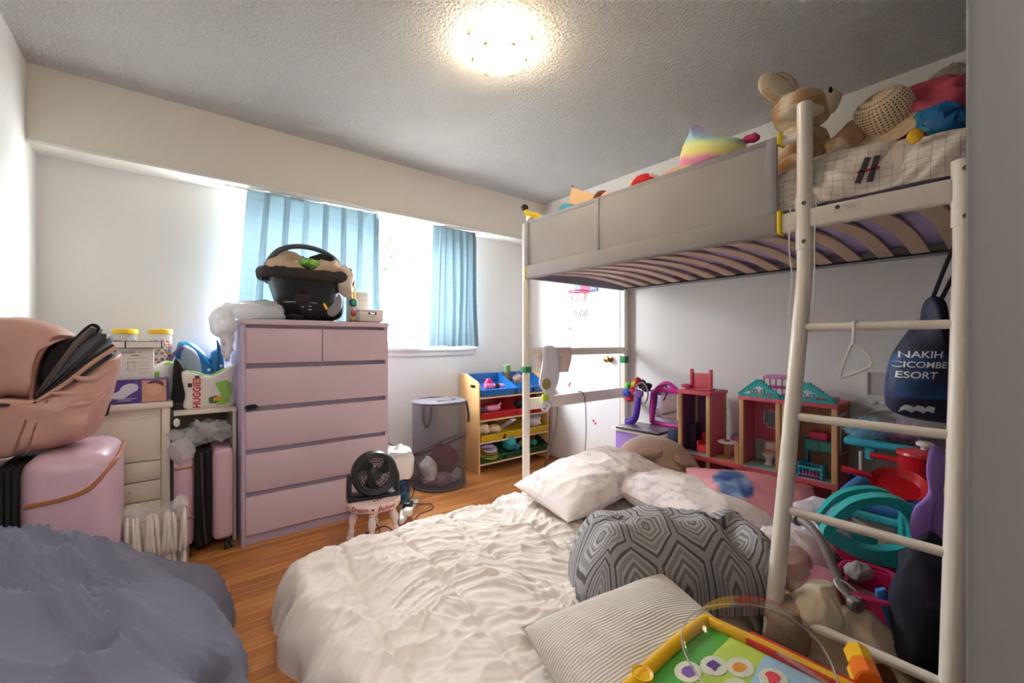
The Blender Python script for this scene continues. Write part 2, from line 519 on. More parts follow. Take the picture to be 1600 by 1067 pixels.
for k, (y, z) in enumerate(((2.66, 1.22), (2.655, .72), (2.665, .70), (2.38, .42), (2.36, .40))):
    MB().lathe([(.012, 0), (.010, .0006)], 7, T(XR - .0305, y, z, ry=-PI / 2)).build('sticker', mat('red_sticker', (206, 70, 80), .5), dr)
sc_ = MB(); pts = [(XR - .031, 2.60 - .16 * i / 30, 1.345 + .03 * math.sin(i * 1.25) + .012 * math.sin(i * .5)) for i in range(31)]
sc_.tube(pts, .0025, 4); sc_.build('scribble', mat('blue_ink', (60, 80, 120), .6), dr)
# mini hoop on the door
hp = thing('mini_basketball_hoop', 'small basketball hoop with a pink and blue backboard on the door', 'hoop', (XR - .032, 2.46, 1.48))
bb = MB(); bb.box(-.012, 0, -.13, .13, .05, .24, .004); bb.build('backboard', mat('hoop_blue', (120, 150, 205), .4, (150, 170, 220)), hp)
bq = MB(); bq.box(-.0135, -.012, -.05, .06, .052, .16); bq.build('panel', mat('hoop_magenta', (190, 40, 110), .4), hp)
rm = MB(); rm.tube([(-.10 + .085 * math.cos(a * PI / 12), .085 * math.sin(a * PI / 12), .05) for a in range(24)], .005, 6, True)
rm.build('rim', mat('hoop_red', (214, 60, 70), .4), hp)
ne = MB()
for k in range(8):
    a = k * PI / 4
    for s_ in (-1, 1): ne.tube([(-.10 + .085 * math.cos(a), .085 * math.sin(a), .05), (-.10 + .05 * math.cos(a + s_ * .5), .05 * math.sin(a + s_ * .5), -.04)], .0018, 4)
ne.build('net', mat('net_pink', (222, 120, 130), .8), hp)

# ------------------------------------------------------------------ ceiling light
lt = thing('ceiling_light', 'round frosted glass ceiling light with small brass motifs, switched on', 'ceiling light', (1.143, 1.506, ZC))
MB().lathe([(.12, -.001), (.125, -.012), (.12, -.022)], 40).build('base_plate', mat('lamp_base', (232, 226, 214), .4), lt)
gm = bpy.data.materials.new('lit_glass'); t_ = NT(gm); t_.b.inputs['Base Color'].default_value = (1, .95, .85, 1)
gn = t_.noise(t_.obj(), 6, 2)
t_.put(t_.b.inputs['Emission Color'], t_.mix(gn.outputs[0], (1, .80, .54, 1), (1, .85, .62, 1))); t_.b.inputs['Emission Strength'].default_value = 19.0
MB().lathe([(.152, -.022), (.154, -.028), (.148, -.045), (.13, -.066), (.10, -.083), (.06, -.093), (.02, -.097), (.002, -.0975)], 48).build('glass_dome', gm, lt)
for k in range(6):
    a = .4 + k * PI / 3
    c_ = Vector((.105 * math.cos(a), .105 * math.sin(a), -.083))
    mo = MB()
    mo.tube([(c_.x + .016 * math.cos(a + q), c_.y + .016 * math.sin(a + q), c_.z - .002 + .004 * math.cos(q)) for q in (-1.2, -.6, 0, .6, 1.2)], [.002, .005, .006, .005, .002], 6)
    mo.build('motif', mat('lamp_brass', (190, 140, 60), .3, metal=.8), lt)
for k in range(3):
    a = 1.0 + k * 2 * PI / 3
    MB().box(-.008, .008, -.008, .008, -.034, -.012, .002, T(.153 * math.cos(a), .153 * math.sin(a), 0, rz=a)).build('clip', M_brass, lt)

# ------------------------------------------------------------------ curtains
def curtain_mat():
    m = bpy.data.materials.new('teal_curtain'); t = NT(m); o = t.obj(); x, y, z = t.sep(o)
    g = t.noise(o, 60, 2)
    wv = t.m('SINE', t.m('MULTIPLY', t.m('ADD', z, t.m('MULTIPLY', g.outputs[0], .03)), 2 * PI / .05))
    col = t.mix(t.ramp(wv, [(.93, (0, 0, 0, 1)), (1, (.5, .5, .5, 1))]), lin((118, 142, 154)), lin((100, 126, 140)))
    t.put(t.b.inputs['Base Color'], col); t.b.inputs['Roughness'].default_value = .85
    t.bump(t.noise(o, 400, 2).outputs[0], .15, .002)
    d = t.new('ShaderNodeBsdfTranslucent'); t.put(d.inputs[0], col)
    mx = t.new('ShaderNodeMixShader'); mx.inputs[0].default_value = .11
    t.t.links.new(t.b.outputs[0], mx.inputs[1]); t.t.links.new(d.outputs[0], mx.inputs[2]); t.t.links.new(mx.outputs[0], t.out.inputs[0])
    return m
M_cur = curtain_mat()
def curtain(lab, xa, xb, xa2, xb2, zt, zb, pleats, depth, seed):
    o = thing('curtain', lab, 'curtain', (xa, 3.10, zt), 0, 'teal curtains at the window')
    def fn(u, v):
        # pinch pleats: flat runs with a narrow loop of cloth folded out at each pleat, opening downwards
        q = u * pleats; k = min(int(q), pleats - 1); w = q - k
        sp = .62; fw = .16 + .22 * v
        if w < sp: xx = (1 - fw) * w / sp; yy = -.006 * math.sin(PI * w / sp) * (.4 + v)
        else:
            e = (w - sp) / (1 - sp)
            xx = (1 - fw) + fw * e - .10 * math.sin(2 * PI * e) * (1 - .6 * v); yy = -depth * math.sin(PI * e) ** .8 * (.75 + .25 * math.sin(k * 2.3 + seed))
        uu = (k + xx) / pleats
        m = v ** .9
        x = (xa + (xb - xa) * uu) * (1 - m) + (xa2 + (xb2 - xa2) * uu) * m + .010 * math.sin(k * 1.7 + v * 3 + seed) * v
        top = min(1, v / .06)
        return Vector((x - xa, yy * (.35 + .65 * top) + .006 * math.sin(v * 5 + k), (zb - zt) * v + .004 * math.sin(k * 2.1) * v))
    MB().grid(fn, int(pleats * 24), 40).build('curtain_panel', M_cur, o, 80)
    for k in range(pleats + 1):
        x = (xb - xa) * min(.995, max(.005, k / pleats)); MB().tube([(x, .0, -.01), (x, .012, .0), (x, .012, .004)], .0025, 5).build('hook', mat('hook_white', (220, 220, 218), .4), o)
tr_ = MB(); tr_.box(.26, 2.12, 3.105, 3.125, 2.045, 2.06, .003); struct(tr_.build('curtain_track', M_white))
curtain('wide teal pleated curtain hanging behind the car seat', .37, 1.20, .30, 1.22, 2.052, 1.07, 7, .042, .4)
curtain('narrow teal gathered curtain at the right end of the window', 1.67, 2.07, 1.64, 2.10, 2.052, 1.062, 6, .036, 1.9)
# ------------------------------------------------------------------ dresser
M_lil = mat('lilac_recess_shade', (186, 170, 190), .45, (180, 164, 186), 3)  # same finish as the drawers, with recess shade painted in as darker lilac
M_lilf = mat('lilac_drawer', (204, 182, 190), .42, (199, 177, 187), 2)
ds = thing('dresser', 'tall lilac chest of drawers with six handleless drawers', 'dresser', (.29, 2.65, 0))
DW, DD, DH = .81, .48, 1.222
MB().box(0, .02, 0, DD, 0, DH - .03, .0015).build('side_panel', M_lil, ds)
MB().box(DW - .02, DW, 0, DD, 0, DH - .03, .0015).build('side_panel', M_lil, ds)
MB().box(-.004, DW + .004, -.006, DD, DH - .03, DH, .002).build('top_panel', M_lilf, ds)
MB().box(.02, DW - .02, .03, .045, 0, .07).build('plinth', M_lil, ds)
MB().box(.02, DW - .02, .03, DD - .005, .07, DH - .03).build('carcass', M_lil, ds)
for z0, z1 in ((.058, .262), (.288, .492), (.518, .722), (.750, .954)):
    MB().box(.021, DW - .004, -.002, .018, z0, z1, .0015).build('drawer', M_lilf, ds)
for x0, x1 in ((.021, .404), (.408, DW - .004)):
    MB().box(x0, x1, -.002, .018, .982, 1.172, .0015).build('drawer', M_lilf, ds)
tag(lump(MB(), (.045, -.006, .748), (.03, .008, .012), 3, .3, 30, 16, 10).build('sock_edge', mat('black_cotton', (32, 32, 38), .9), ds))
MB().box(.06, .70, .05, .40, DH, DH + .004, .001).build('placemat', mat('brown_mat', (86, 66, 52), .7), ds)

# ------------------------------------------------------------------ white cabinet and shelf
M_cab = mat('cream_cabinet', (226, 216, 202), .45, (220, 209, 194), 4)
cb = thing('drawer_cabinet', 'narrow cream drawer cabinet behind the pink suitcase', 'cabinet', (-.36, 2.78, 0))
MB().box(.0, .355, .02, .42, .0, .765, .002).build('body', M_cab, cb)
MB().box(-.012, .367, -.012, .43, .765, .79, .004).build('top', M_cab, cb)
for z0, z1 in ((.06, .20), (.207, .30), (.307, .40), (.407, .50), (.507, .715)):
    MB().box(.02, .318, .004, .02, z0, z1, .0015).build('drawer', M_cab, cb)
MB().box(.324, .355, .0, .02, 0, .765, .001).build('stile', M_cab, cb)
MB().box(.0, .016, .0, .02, 0, .765, .001).build('stile', M_cab, cb)
MB().cyl((.20, .004, .36), (.20, -.004, .36), .004, n=10).build('screw', mat('screw_steel', (150, 150, 150), .3, metal=1), cb)
sh = thing('low_shelf', 'plain white shelf between the cabinet and the dresser', 'shelf', (.01, 2.78, 0))
MB().box(0, .272, 0, .42, .715, .737, .002).build('top', M_cab, sh)
MB().box(0, .272, .40, .42, .0, .715).build('back_panel', mat('shelf_back', (168, 160, 152), .7), sh)
MB().box(.256, .272, .02, .40, 0, .715).build('side_panel', M_cab, sh)
MB().lathe([(.004, 0), (.014, .002), (.014, .01), (.006, .014)], 12, T(.012, .02, .68, rx=PI / 2, sc=(1, 1.6, 1))).build('catch', M_white, sh)

# ------------------------------------------------------------------ small suitcase under the shelf
M_pinkcase = mat('pink_case', (206, 172, 186), .32, (198, 163, 178), 5, bump=.15, bs=350)
M_blk = mat('black_plastic', (24, 24, 26), .45)
M_blkf = mat('black_fabric', (28, 27, 29), .85, (18, 18, 20), 30, bump=.2, bs=300)
M_gold = mat('copper_stripe', (168, 104, 62), .4)
def wheels(p, spots, r=.026):
    for x, y in spots:
        w_ = MB().box(x - .014, x + .014, y - .014, y + .014, r * 1.6, r * 2.7, .004).build('wheel_bracket', M_blk, p)
        for s_ in (-1, 1):
            MB().cyl((x + s_ * .006, y, r), (x + s_ * .018, y, r), r, n=18).build('wheel', mat('wheel_rubber', (38, 38, 40), .6), w_)
sc = thing('small_suitcase', 'small pink hard shell suitcase standing half open under the shelf', 'suitcase', (.002, 2.67, 0))
def case_half(x0, x1, y0, y1, z0, z1, r):
    b = MB(); b.box(x0, x1, y0, y1, z0, z1, r, seg=5); return b
case_half(.008, .092, .02, .30, .06, .53, .03).build('shell', M_pinkcase, sc)
case_half(.165, .258, .0, .30, .06, .535, .03).build('shell', M_pinkcase, sc)
MB().box(.09, .13, .005, .295, .05, .535, .012, seg=3).build('zip_band', M_blkf, sc)
MB().box(.13, .168, .03, .295, .05, .535, .012, seg=3).build('zip_band', M_blkf, sc)
zp = MB(); zp.tube([(.118, .001, .53), (.122, -.002, .35), (.13, -.004, .15), (.138, -.006, .06)], .004, 6); zp.build('zip', mat('zip_steel', (120, 120, 122), .3, metal=1), sc)
MB().box(.0075, .0925, .0195, .3005, .455, .466, .002).build('stripe', M_gold, sc)
MB().box(.0075, .0925, .0195, .3005, .20, .211, .002).build('stripe', M_gold, sc)
wheels(sc, ((.03, .04), (.03, .27), (.235, .03), (.235, .27)), .024)
M_film = mat('clear_film', (226, 226, 228), .25, (200, 200, 204), 14, alpha=.42)
M_filmw = mat('milky_film', (246, 246, 246), .3, (236, 236, 238), 14, alpha=.9, tl=.5)
lb = lump(MB(), (.13, 2.80, .605), (.15, .11, .075), 5, .75, 9, 60, 40, floor=.54)
lump(lb, (.05, 2.70, .54), (.055, .03, .07), 15, .5, 16, 30, 20)
tag(lb.build('plastic_bag', M_film, None, 60), 'clear crumpled plastic bag on top of the small suitcase', 'plastic bag')

# ------------------------------------------------------------------ pack of nappies in film
dp = thing('nappy_pack', 'clear film pack of stacked white nappies on the floor', 'nappies', (-.152, 2.34, 0), math.radians(2))
M_nap = mat('nappy_white', (232, 222, 214), .8, (214, 196, 186), 20, bump=.3, bs=120)
for row, (z0, z1) in enumerate(((.012, .17), (.175, .345))):
    nn = 14
    for k in range(nn):
        x = .010 + k * .0145
        MB().puff([(-.008, 0), (.008, 0), (.0095, (z1 - z0) * .7), (.006, z1 - z0 - .012 * (k % 3)), (-.006, z1 - z0 - .008 * (k % 2)), (-.0095, (z1 - z0) * .7)], .13, T(x + .003 * math.sin(k * 2.1), .07, z0, ry=.10 * math.sin(k * 1.7)), 5, 4, k=3).build('nappy', M_nap, dp)
fm = MB(); fm.box(-.006, .215, -.005, .145, .002, .36, .012, seg=3)
for i, p in enumerate(fm.v): fm.v[i] = p + Vector((nz(p, 30, 1), nz(p, 30, 2), nz(p, 30, 3))) * .004
fm.build('film_wrap', mat('pack_film', (240, 238, 236), .12, alpha=.16), dp)
fl_ = MB(); fl_.grid(lambda u, v: Vector((.215 * u, .07 + .05 * math.sin(u * 9) * v, .358 + .035 * v + .008 * math.sin(u * 23))), 30, 5)
fl_.build('film_flap', M_film, dp, 60)

# ------------------------------------------------------------------ large suitcase
bc = thing('large_suitcase', 'large pink hard shell suitcase with copper stripe by the left wall', 'suitcase', (-.535, 2.13, 0))
MB().box(.0, .085, .0, .42, .05, .665, .03, seg=5).build('shell', M_pinkcase, bc)
MB().box(.13, .375, .0, .42, .05, .70, .065, seg=7).build('shell', M_pinkcase, bc)
for k in range(4):
    MB().box(.076 + k * .015, .0895 + k * .015, .004, .416, .052, .672, .006, seg=3).build('zip_band', M_blkf, bc)
sp = MB(); smtube(sp, [(.15, -.002, .545), (.24, -.003, .55), (.31, -.002, .575), (.352, .02, .63), (.372, .06, .655), (.3765, .2, .66), (.3765, .38, .66)], .008, 6, 6)
sp.build('stripe', M_gold, bc)
wheels(bc, ((.03, .05), (.03, .37), (.33, .05), (.33, .37)), .024)

# ------------------------------------------------------------------ rose backpack on the suitcase
M_rose = mat('rose_leather', (202, 158, 146), .42, (190, 144, 132), 6, bump=.12, bs=160)
M_rosed = mat('rose_seam', (148, 98, 84), .6)
bp = thing('backpack', 'open rose leatherette nappy backpack lying on the large suitcase', 'backpack', (-.535, 2.20, .70))
def bx(px, py):    # outline drawn at the pack's own front plane
    return (px * .00172 + .045, (735 - py) * .00242)
def out(l): return [bx(*q) for q in l]
def fold(a, sc_=14, sd=2): return lambda q: (0, -(ridge(q.x, q.y, q.z, sc_, sd, 4) - .5) * a * (1 if q.y < 0 else .2), 0)
MB().puff(out([(-6, 655), (60, 652), (120, 632), (188, 590), (190, 612), (181, 650), (168, 690), (150, 718), (105, 731), (50, 737), (-6, 735)]), .30, T(0, .13, 0), 9, 5, k=6, disp=fold(.014)).build('body', M_rose, bp)
MB().puff(out([(-6, 548), (28, 533), (62, 537), (98, 548), (118, 562), (92, 572), (76, 595), (68, 630), (64, 655), (30, 652), (-6, 648)]), .27, T(0, .13, 0), 9, 6, k=6, disp=fold(.006, 9)).build('hood', M_rose, bp)
MB().puff(out([(66, 640), (70, 605), (84, 575), (104, 562), (124, 566), (135, 590), (100, 630)]), .235, T(0, .14, 0), 5, 6).build('lining', M_blkf, bp)
rimp = MB(); smtube(rimp, [(q[0], -.006 + .13 - .118, q[1]) for q in out([(63, 654), (66, 618), (78, 584), (97, 564), (121, 563)])], .006, 5, 6); rimp.build('hood_rim', M_rosed, bp)
def slabp(name, l, y0, y1, m, bev=.008):
    return MB().prism([tuple(q) for q in out(l)], y0, y1, bev).build(name, m, bp)
M_sleeve = mat('sleeve_brown', (96, 82, 78), .55, (84, 72, 70), 8)
M_sleeve2 = mat('sleeve_dark', (58, 56, 62), .4, (48, 46, 52), 8)
slabp('laptop_sleeve', [(66, 650), (84, 622), (122, 570), (150, 546), (157, 549), (154, 556), (128, 582), (90, 632), (74, 650)], .005, .24, M_sleeve)
slabp('padded_panel', [(70, 651), (92, 628), (130, 577), (160, 556), (175, 558), (175, 570), (140, 598), (100, 632), (76, 652)], .0, .245, M_sleeve2)
hd = MB(); smtube(hd, [(q[0], .06, q[1]) for q in out([(118, 574), (134, 556), (148, 545), (157, 548), (152, 556)])], .008, 5, 8); hd.build('carry_handle', M_blkf, bp)
edge = MB(); smtube(edge, [(q[0], .0, q[1]) for q in out([(-4, 651), (40, 655), (68, 656), (110, 633), (150, 603), (190, 578)])], .009, 5, 8); edge.build('zip_edge', mat('rose_piping', (212, 166, 148), .45), bp)
ez = MB(); smtube(ez, [(q[0], -.003, q[1]) for q in out([(-4, 655), (40, 660), (68, 660), (72, 652), (110, 628), (150, 598), (186, 575)])], .006, 5, 6); ez.build('zip', M_blk, bp)
for k, (l) in enumerate(([(122, 622), (150, 627), (178, 612), (188, 600)], [(92, 645), (130, 648), (160, 645), (177, 634)], [(86, 660), (125, 665), (158, 660), (176, 650)])):
    b_ = MB(); smtube(b_, [(q[0], -.012 + (.0 if i < 2 else .018 * (i - 1)), q[1]) for i, q in enumerate(out(l))], [.004 + .010 * math.sin(PI * min(1, max(0, i / 18))) for i in range(19)], 6, 8)
    b_.build('pocket_band', M_rose, bp)
sm = MB(); smtube(sm, [(q[0], -.017, q[1]) for q in out([(88, 655), (72, 690), (60, 728)])], .003, 5, 6); sm.build('seam', M_rosed, bp)
sm = MB(); smtube(sm, [(q[0], -.016, q[1]) for q in out([(66, 660), (52, 700), (40, 730)])], .003, 5, 6); sm.build('seam', M_rosed, bp)
ck = MB(); smtube(ck, [(q[0], .03, q[1]) for q in out([(154, 658), (156, 675), (150, 690), (138, 702)])], .004, 5, 6); ck.build('zip_pull', M_gold, bp)
bs_ = MB(); bs_.prism([tuple(q) for q in out([(160, 625), (168, 632), (176, 670), (172, 690), (160, 695), (156, 660)])], .10, .14, .004); bs_.build('shoulder_strap', M_blkf, bp)
db = MB().puff([(-.12, 0), (.12, 0), (.11, .10), (.05, .19), (-.01, .20), (-.07, .17), (-.12, .10)], .16, None, 6, 4)
db = db.build('cloth_pouch', mat('charcoal_nylon', (62, 62, 64), .5, (48, 48, 50), 10, bump=.2), None); db.location = (-.33, 2.98, .905); tag(db, 'charcoal nylon bag behind the rose backpack', 'bag')
ps = MB().box(-.10, .10, -.10, .10, 0, .115, .006).build('storage_box', mat('grey_box', (120, 116, 112), .7), None); ps.location = (-.25, 3.06, .79); tag(ps, 'plain grey box supporting the charcoal bag', 'box')

# ------------------------------------------------------------------ boxes and jars on the cabinet
M_card = mat('white_card', (232, 226, 220), .6, (226, 219, 212), 5)
M_purple = mat('purple_card', (84, 62, 142), .45, (76, 54, 132), 4)
pb = thing('purple_box', 'purple carton with a sleeping baby picture on the cream cabinet', 'box', (-.275, 2.83, .79))
MB().box(0, .262, 0, .12, 0, .118, .0015).build('carton', M_purple, pb)
MB().box(.16, .255, -.001, 0, .004, .114).build('picture', mat('baby_skin_print', (206, 158, 138), .5, (190, 138, 118), 16), pb)
MB().puff([(.175, .06), (.20, .035), (.235, .05), (.24, .085), (.215, .108), (.185, .1)], .004, T(0, -.001, 0), 3, 4).build('print_head', mat('print_face', (222, 176, 156), .5, (198, 146, 126), 30), pb)
MB().puff([(.18, .095), (.20, .112), (.236, .108), (.246, .08), (.232, .092), (.205, .098)], .003, T(0, -.003, 0), 3, 4).build('print_hair', mat('print_hair', (92, 66, 58), .6), pb)
MB().box(.165, .225, -.0016, 0, .104, .113).build('print_strip', mat('pink_strip', (222, 120, 156), .5), pb)
MB().puff([(.05, .03), (.09, .028), (.12, .05), (.145, .07), (.14, .095), (.11, .10), (.085, .085), (.075, .065), (.055, .055)], .005, T(0, -.001, 0), 3, 4).build('print_pads', mat('print_white', (214, 216, 232), .5), pb)
for z, l in ((.015, .05), (.024, .07)): MB().box(.07, .07 + l, -.0014, 0, z, z + .003).build('print_line', mat('print_white'  , (214, 216, 232)), pb)
mb_ = thing('white_carton', 'white printed carton on top of the purple box', 'box', (-.212, 2.86, .908))
MB().box(0, .142, 0, .09, 0, .158, .0015).build('carton', M_card, mb_)
M_ink = mat('dark_ink', (60, 58, 60), .6); M_inkg = mat('grey_ink', (168, 162, 158), .6)
MB().text('medela', .018, T(.045, -.0008, .138, rx=PI / 2)).build('lettering', M_ink, mb_)
MB().lathe([(.005, 0), (.005, .0008)], 10, T(.086, -.0002, .138, rx=PI / 2)).build('print_dot', mat('orange_ink', (220, 140, 60), .6), mb_)
MB().text('easy bags', .009, T(.07, -.0008, .122, rx=PI / 2), bold=.0003).build('lettering', M_ink, mb_)
for k in range(5):
    MB().box(.04 if k < 2 else .08, .125, -.0008, 0, .105 - k * .018, .107 - k * .018).build('print_line', M_inkg, mb_)
fr_ = MB()
for a in ((.042, .068, .088, .0895), (.042, .068, .045, .0465), (.042, .0435, .045, .0895), (.0665, .068, .045, .0895)): fr_.box(a[0], a[1], -.0009, 0, a[2], a[3])
fr_.build('print_diagram', M_ink, mb_)
fb = thing('flat_box', 'flat white box with black edging lying across the white carton', 'box', (-.262, 2.84, 1.066))
MB().box(0, .225, 0, .14, 0, .036, .001).build('carton', M_blk, fb)
MB().box(.004, .082, -.001, .0, .003, .033).build('white_face', M_card, fb)
MB().box(.088, .221, -.001, .0, .003, .033).build('white_face', M_card, fb)
M_clear = mat('clear_plastic', (250, 250, 250), .05, alpha=.18)
M_yel = mat('yellow_lid', (240, 196, 30), .4)
BC = [mat('ball_' + n_, c_, .35) for n_, c_ in (('red', (206, 62, 50)), ('green', (70, 160, 80)), ('blue', (50, 110, 180)), ('orange', (232, 140, 50)), ('yellow', (232, 200, 70)))]
def jar(x, y, lab, h=.365):
    j = thing('candy_jar', lab, 'jar', (x, y, .79), 0, 'jars with yellow lids')
    MB().lathe([(.048, .0), (.052, .008), (.052, h - .03), (.046, h - .016), (.046, h - .008)], 28).build('clear_jar', M_clear, j)
    MB().lathe([(.052, h - .014), (.054, h - .012), (.054, h + .010), (.05, h + .013)], 28).build('lid', M_yel, j)
    rnd = random.Random(int(x * 1000)); pts = []
    for lv in range(19):
        for q in range(9):
            a = q * 2 * PI / 9 + lv * .35
            pts.append((.040 * math.cos(a), .040 * math.sin(a), .014 + lv * .0165))
    for ci in range(5):
        m_ = MB()
        for k, p in enumerate(pts):
            if rnd.randrange(5) == ci or (k * 7 + ci) % 5 == 0 and rnd.random() < .3:
                m_.ell(p, (.0085, .0085, .0085), 8, 6)
        o = m_.build('balls', BC[ci], j); o['kind'] = 'stuff'
jar(-.195, 3.06 + .06, 'clear jar with a yellow lid half hidden behind the flat white box')
jar(-.045, 3.06, 'clear jar of coloured balls with a yellow lid beside the blue backpack')
# wipes packs and bags on the shelf
M_pack = mat('white_pack', (232, 228, 222), .4, (222, 216, 210), 8)
M_green = mat('pack_green', (150, 206, 80), .45, (136, 194, 70), 7)
M_red = mat('pack_red', (206, 44, 44), .45)
gp = thing('green_white_pack', 'green and white packet tucked between the jar and the black bag', 'packet', (-.035, 2.96, .79))
MB().puff([(-.05, 0), (.05, 0), (.055, .12), (.048, .19), (.02, .205), (-.03, .185), (-.05, .15)], .06, None, 6, 4).build('packet', M_pack, gp)
MB().box(-.045, -.015, -.032, -.027, .10, .15).build('print_block', M_green, gp)
MB().puff([(-.02, .18), (.03, .205), (.048, .185), (.03, .19)], .05, None, 3, 4).build('seal', M_green, gp)
wp = thing('wipes_pack', 'large white and green wipes pack with red lettering on the shelf', 'wipes', (.158, 2.845, .737))
WO = [(-.095, .0), (.10, .0), (.115, .07), (.118, .16), (.125, .235), (.06, .205), (.0, .175), (-.06, .20), (-.108, .205), (-.115, .17), (-.10, .08)]
wp_m = MB().puff(WO, .075, None, 7, 5, k=5); wp_m.build('packet', M_pack, wp)
wp_bvh = BVHTree.FromPolygons([tuple(v) for v in wp_m.v], wp_m.f)
def front(x, z, d=.0375):  # front surface of the pack at (x,z)
    h = wp_bvh.ray_cast(Vector((x, -1, z)), Vector((0, 1, 0)))[0]
    if h: return h.y - .0012
    cx, cz = .0, .11
    s_ = min(.999, max(abs(x - cx) / .115, abs(z - cz) / .11))
    return -d * (1 - s_ ** 5) ** .5 - .0012
def decal(par, name, m, poly, fn):
    P = smooth_poly([(p[0], 0, p[1]) for p in poly], 1) if False else [Vector((p[0], 0, p[1])) for p in poly]
    c_ = sum(P, Vector()) / len(P); v = []; f = []; n = len(P); R = 5
    for r in range(R + 1):
        for p in P:
            q = c_ + (p - c_) * (r / R if r else .01); v.append((q.x, fn(q.x, q.z), q.z))
    for r in range(R):
        for i in range(n): f.append((r * n + i, r * n + (i + 1) % n, (r + 1) * n + (i + 1) % n, (r + 1) * n + i))
    return MB().add(v, f).build(name, m, par)
decal(wp, 'print_block', M_green, [(.03, .015), (.07, .015), (.105, .02), (.107, .07), (.108, .14), (.08, .15), (.03, .14)], lambda x, z: front(x, z))
decal(wp, 'print_plant', mat('print_dkgreen', (60, 112, 52), .5), [(.0, .03), (.03, .024), (.06, .05), (.035, .07), (.0, .06)], lambda x, z: front(x, z) - .001)
decal(wp, 'print_animal', mat('print_amber', (226, 170, 60), .5), [(.02, .04), (.05, .036), (.062, .055), (.04, .066), (.02, .056)], lambda x, z: front(x, z) - .002)
tx = MB(); tx.text('HUGGIES', .046, T(), fn=lambda v: (-.050 - v.y, 0, .088 + v.x * .86), thick=.0, bold=.0012)
tx.v = [Vector((p.x, front(p.x, p.z) - .002, p.z)) for p in tx.v]
tx.build('lettering', M_red, wp)
for k, (x, z, a, b) in enumerate(((-.09, .12, .018, .022), (-.06, .165, .02, .016), (.085, .09, .012, .05), (.075, .03, .016, .02))):
    decal(wp, 'print_mark', M_inkg if k > 1 else M_ink, [(x, z), (x + a, z), (x + a, z + b), (x, z + b)], lambda x, z: front(x, z) - .001)
sl = MB(); smtube(sl, [(-.105, -.012, .203), (-.06, -.022, .199), (0, -.026, .178), (.06, -.022, .205), (.12, -.008, .233)], .004, 6, 6); sl.build('seal', M_green, wp)
M_bblue = mat('glitter_blue', (44, 138, 186), .35, (30, 108, 168), 12)
bk = thing('school_bag', 'blue and grey childs backpack behind the wipes pack', 'backpack', (.10, 3.06, .737))
MB().puff([(-.08, 0), (.10, 0), (.115, .12), (.09, .22), (.05, .30), (.0, .355), (-.045, .365), (-.075, .34), (-.085, .2)], .13, None, 7, 5).build('body', M_bblue, bk)
MB().puff([(-.06, .10), (.03, .10), (.04, .20), (.02, .29), (-.02, .335), (-.055, .32)], .06, T(0, -.05, 0), 5, 4).build('back_pad', mat('pad_grey', (172, 188, 200), .7, (160, 176, 190), 8), bk)
st1 = MB(); smtube(st1, [(-.05, -.07, .33), (-.09, -.08, .29), (-.115, -.075, .22), (-.12, -.06, .14)], .009, 5, 6); st1.build('strap', mat('strap_purple', (116, 92, 168), .6), bk)
pc = MB().puff([(.06, .16), (.13, .16), (.135, .25), (.12, .34), (.105, .37), (.10, .32), (.07, .29)], .06, T(.01, 0, 0), 5, 4); pc.build('side_pocket', M_bblue, bk)
se = MB(); smtube(se, [(.115, -.03, .17), (.118, -.034, .27), (.112, -.02, .37)], .004, 5, 6); se.build('piping', mat('navy_piping', (28, 60, 130), .5), bk)
for k, (x, z) in enumerate(((.07, .20), (.08, .12), (.13, .22))): MB().lathe([(.002, 0), (.009, .0005), (.002, .001)], 6, T(x, -.066 if x < .1 else -.035, z, rx=PI / 2)).build('snowflake_print', M_pack, bk)
kb = thing('black_case', 'black zipped case leaning beside the wipes pack', 'case', (.035, 2.90, .737))
MB().puff([(-.03, 0), (.08, 0), (.085, .05), (.04, .11), (.02, .22), (-.005, .27), (-.025, .25), (-.03, .12)], .09, None, 6, 6).build('case_body', M_blkf, kb)
MB().box(-.03, .085, -.055, -.01, .0, .04, .006).build('case_pocket', M_blk, kb)
# ------------------------------------------------------------------ infant car seat on the dresser
M_csb = mat('seat_shell_black', (26, 28, 34), .35, (18, 20, 26), 5)
M_csp = mat('seat_pad_charcoal', (52, 46, 46), .85, (40, 36, 37), 20, bump=.3, bs=250)
M_csbg = mat('seat_canopy_beige', (176, 156, 138), .85, (160, 140, 122), 12, bump=.2, bs=200)
M_grey = mat('seat_grey_trim', (146, 148, 154), .3)
cs_ = thing('car_seat', 'black infant car seat with beige lining and carry handle on the dresser', 'car seat', (.655, 2.86, 1.226))
def shell(p, t):
    return (0, 0, 0)
sb = MB()
prof = [(.02, .004), (.30, .0), (.56, .005), (.68, .03), (.76, .09), (.86, .17), (.95, .235), (1.0, .265)]
vs = []; fs = []; n = 40
for r, z in prof:
    for q in range(n):
        a = 2 * PI * q / n
        ca, sa_ = math.cos(a), math.sin(a)
        ex = abs(ca) ** .7 * (1 if ca > 0 else -1); ey = abs(sa_) ** .7 * (1 if sa_ > 0 else -1)
        vs.append((ex * .215 * r, ey * .20 * r, z + .02 * (1 - r) * 0))
for i in range(len(prof) - 1):
    for q in range(n): fs.append((i * n + q, i * n + (q + 1) % n, (i + 1) * n + (q + 1) % n, (i + 1) * n + q))
fs.append(tuple(reversed(range(n))))
sb.add(vs, fs); sb.build('shell', M_csb, cs_)
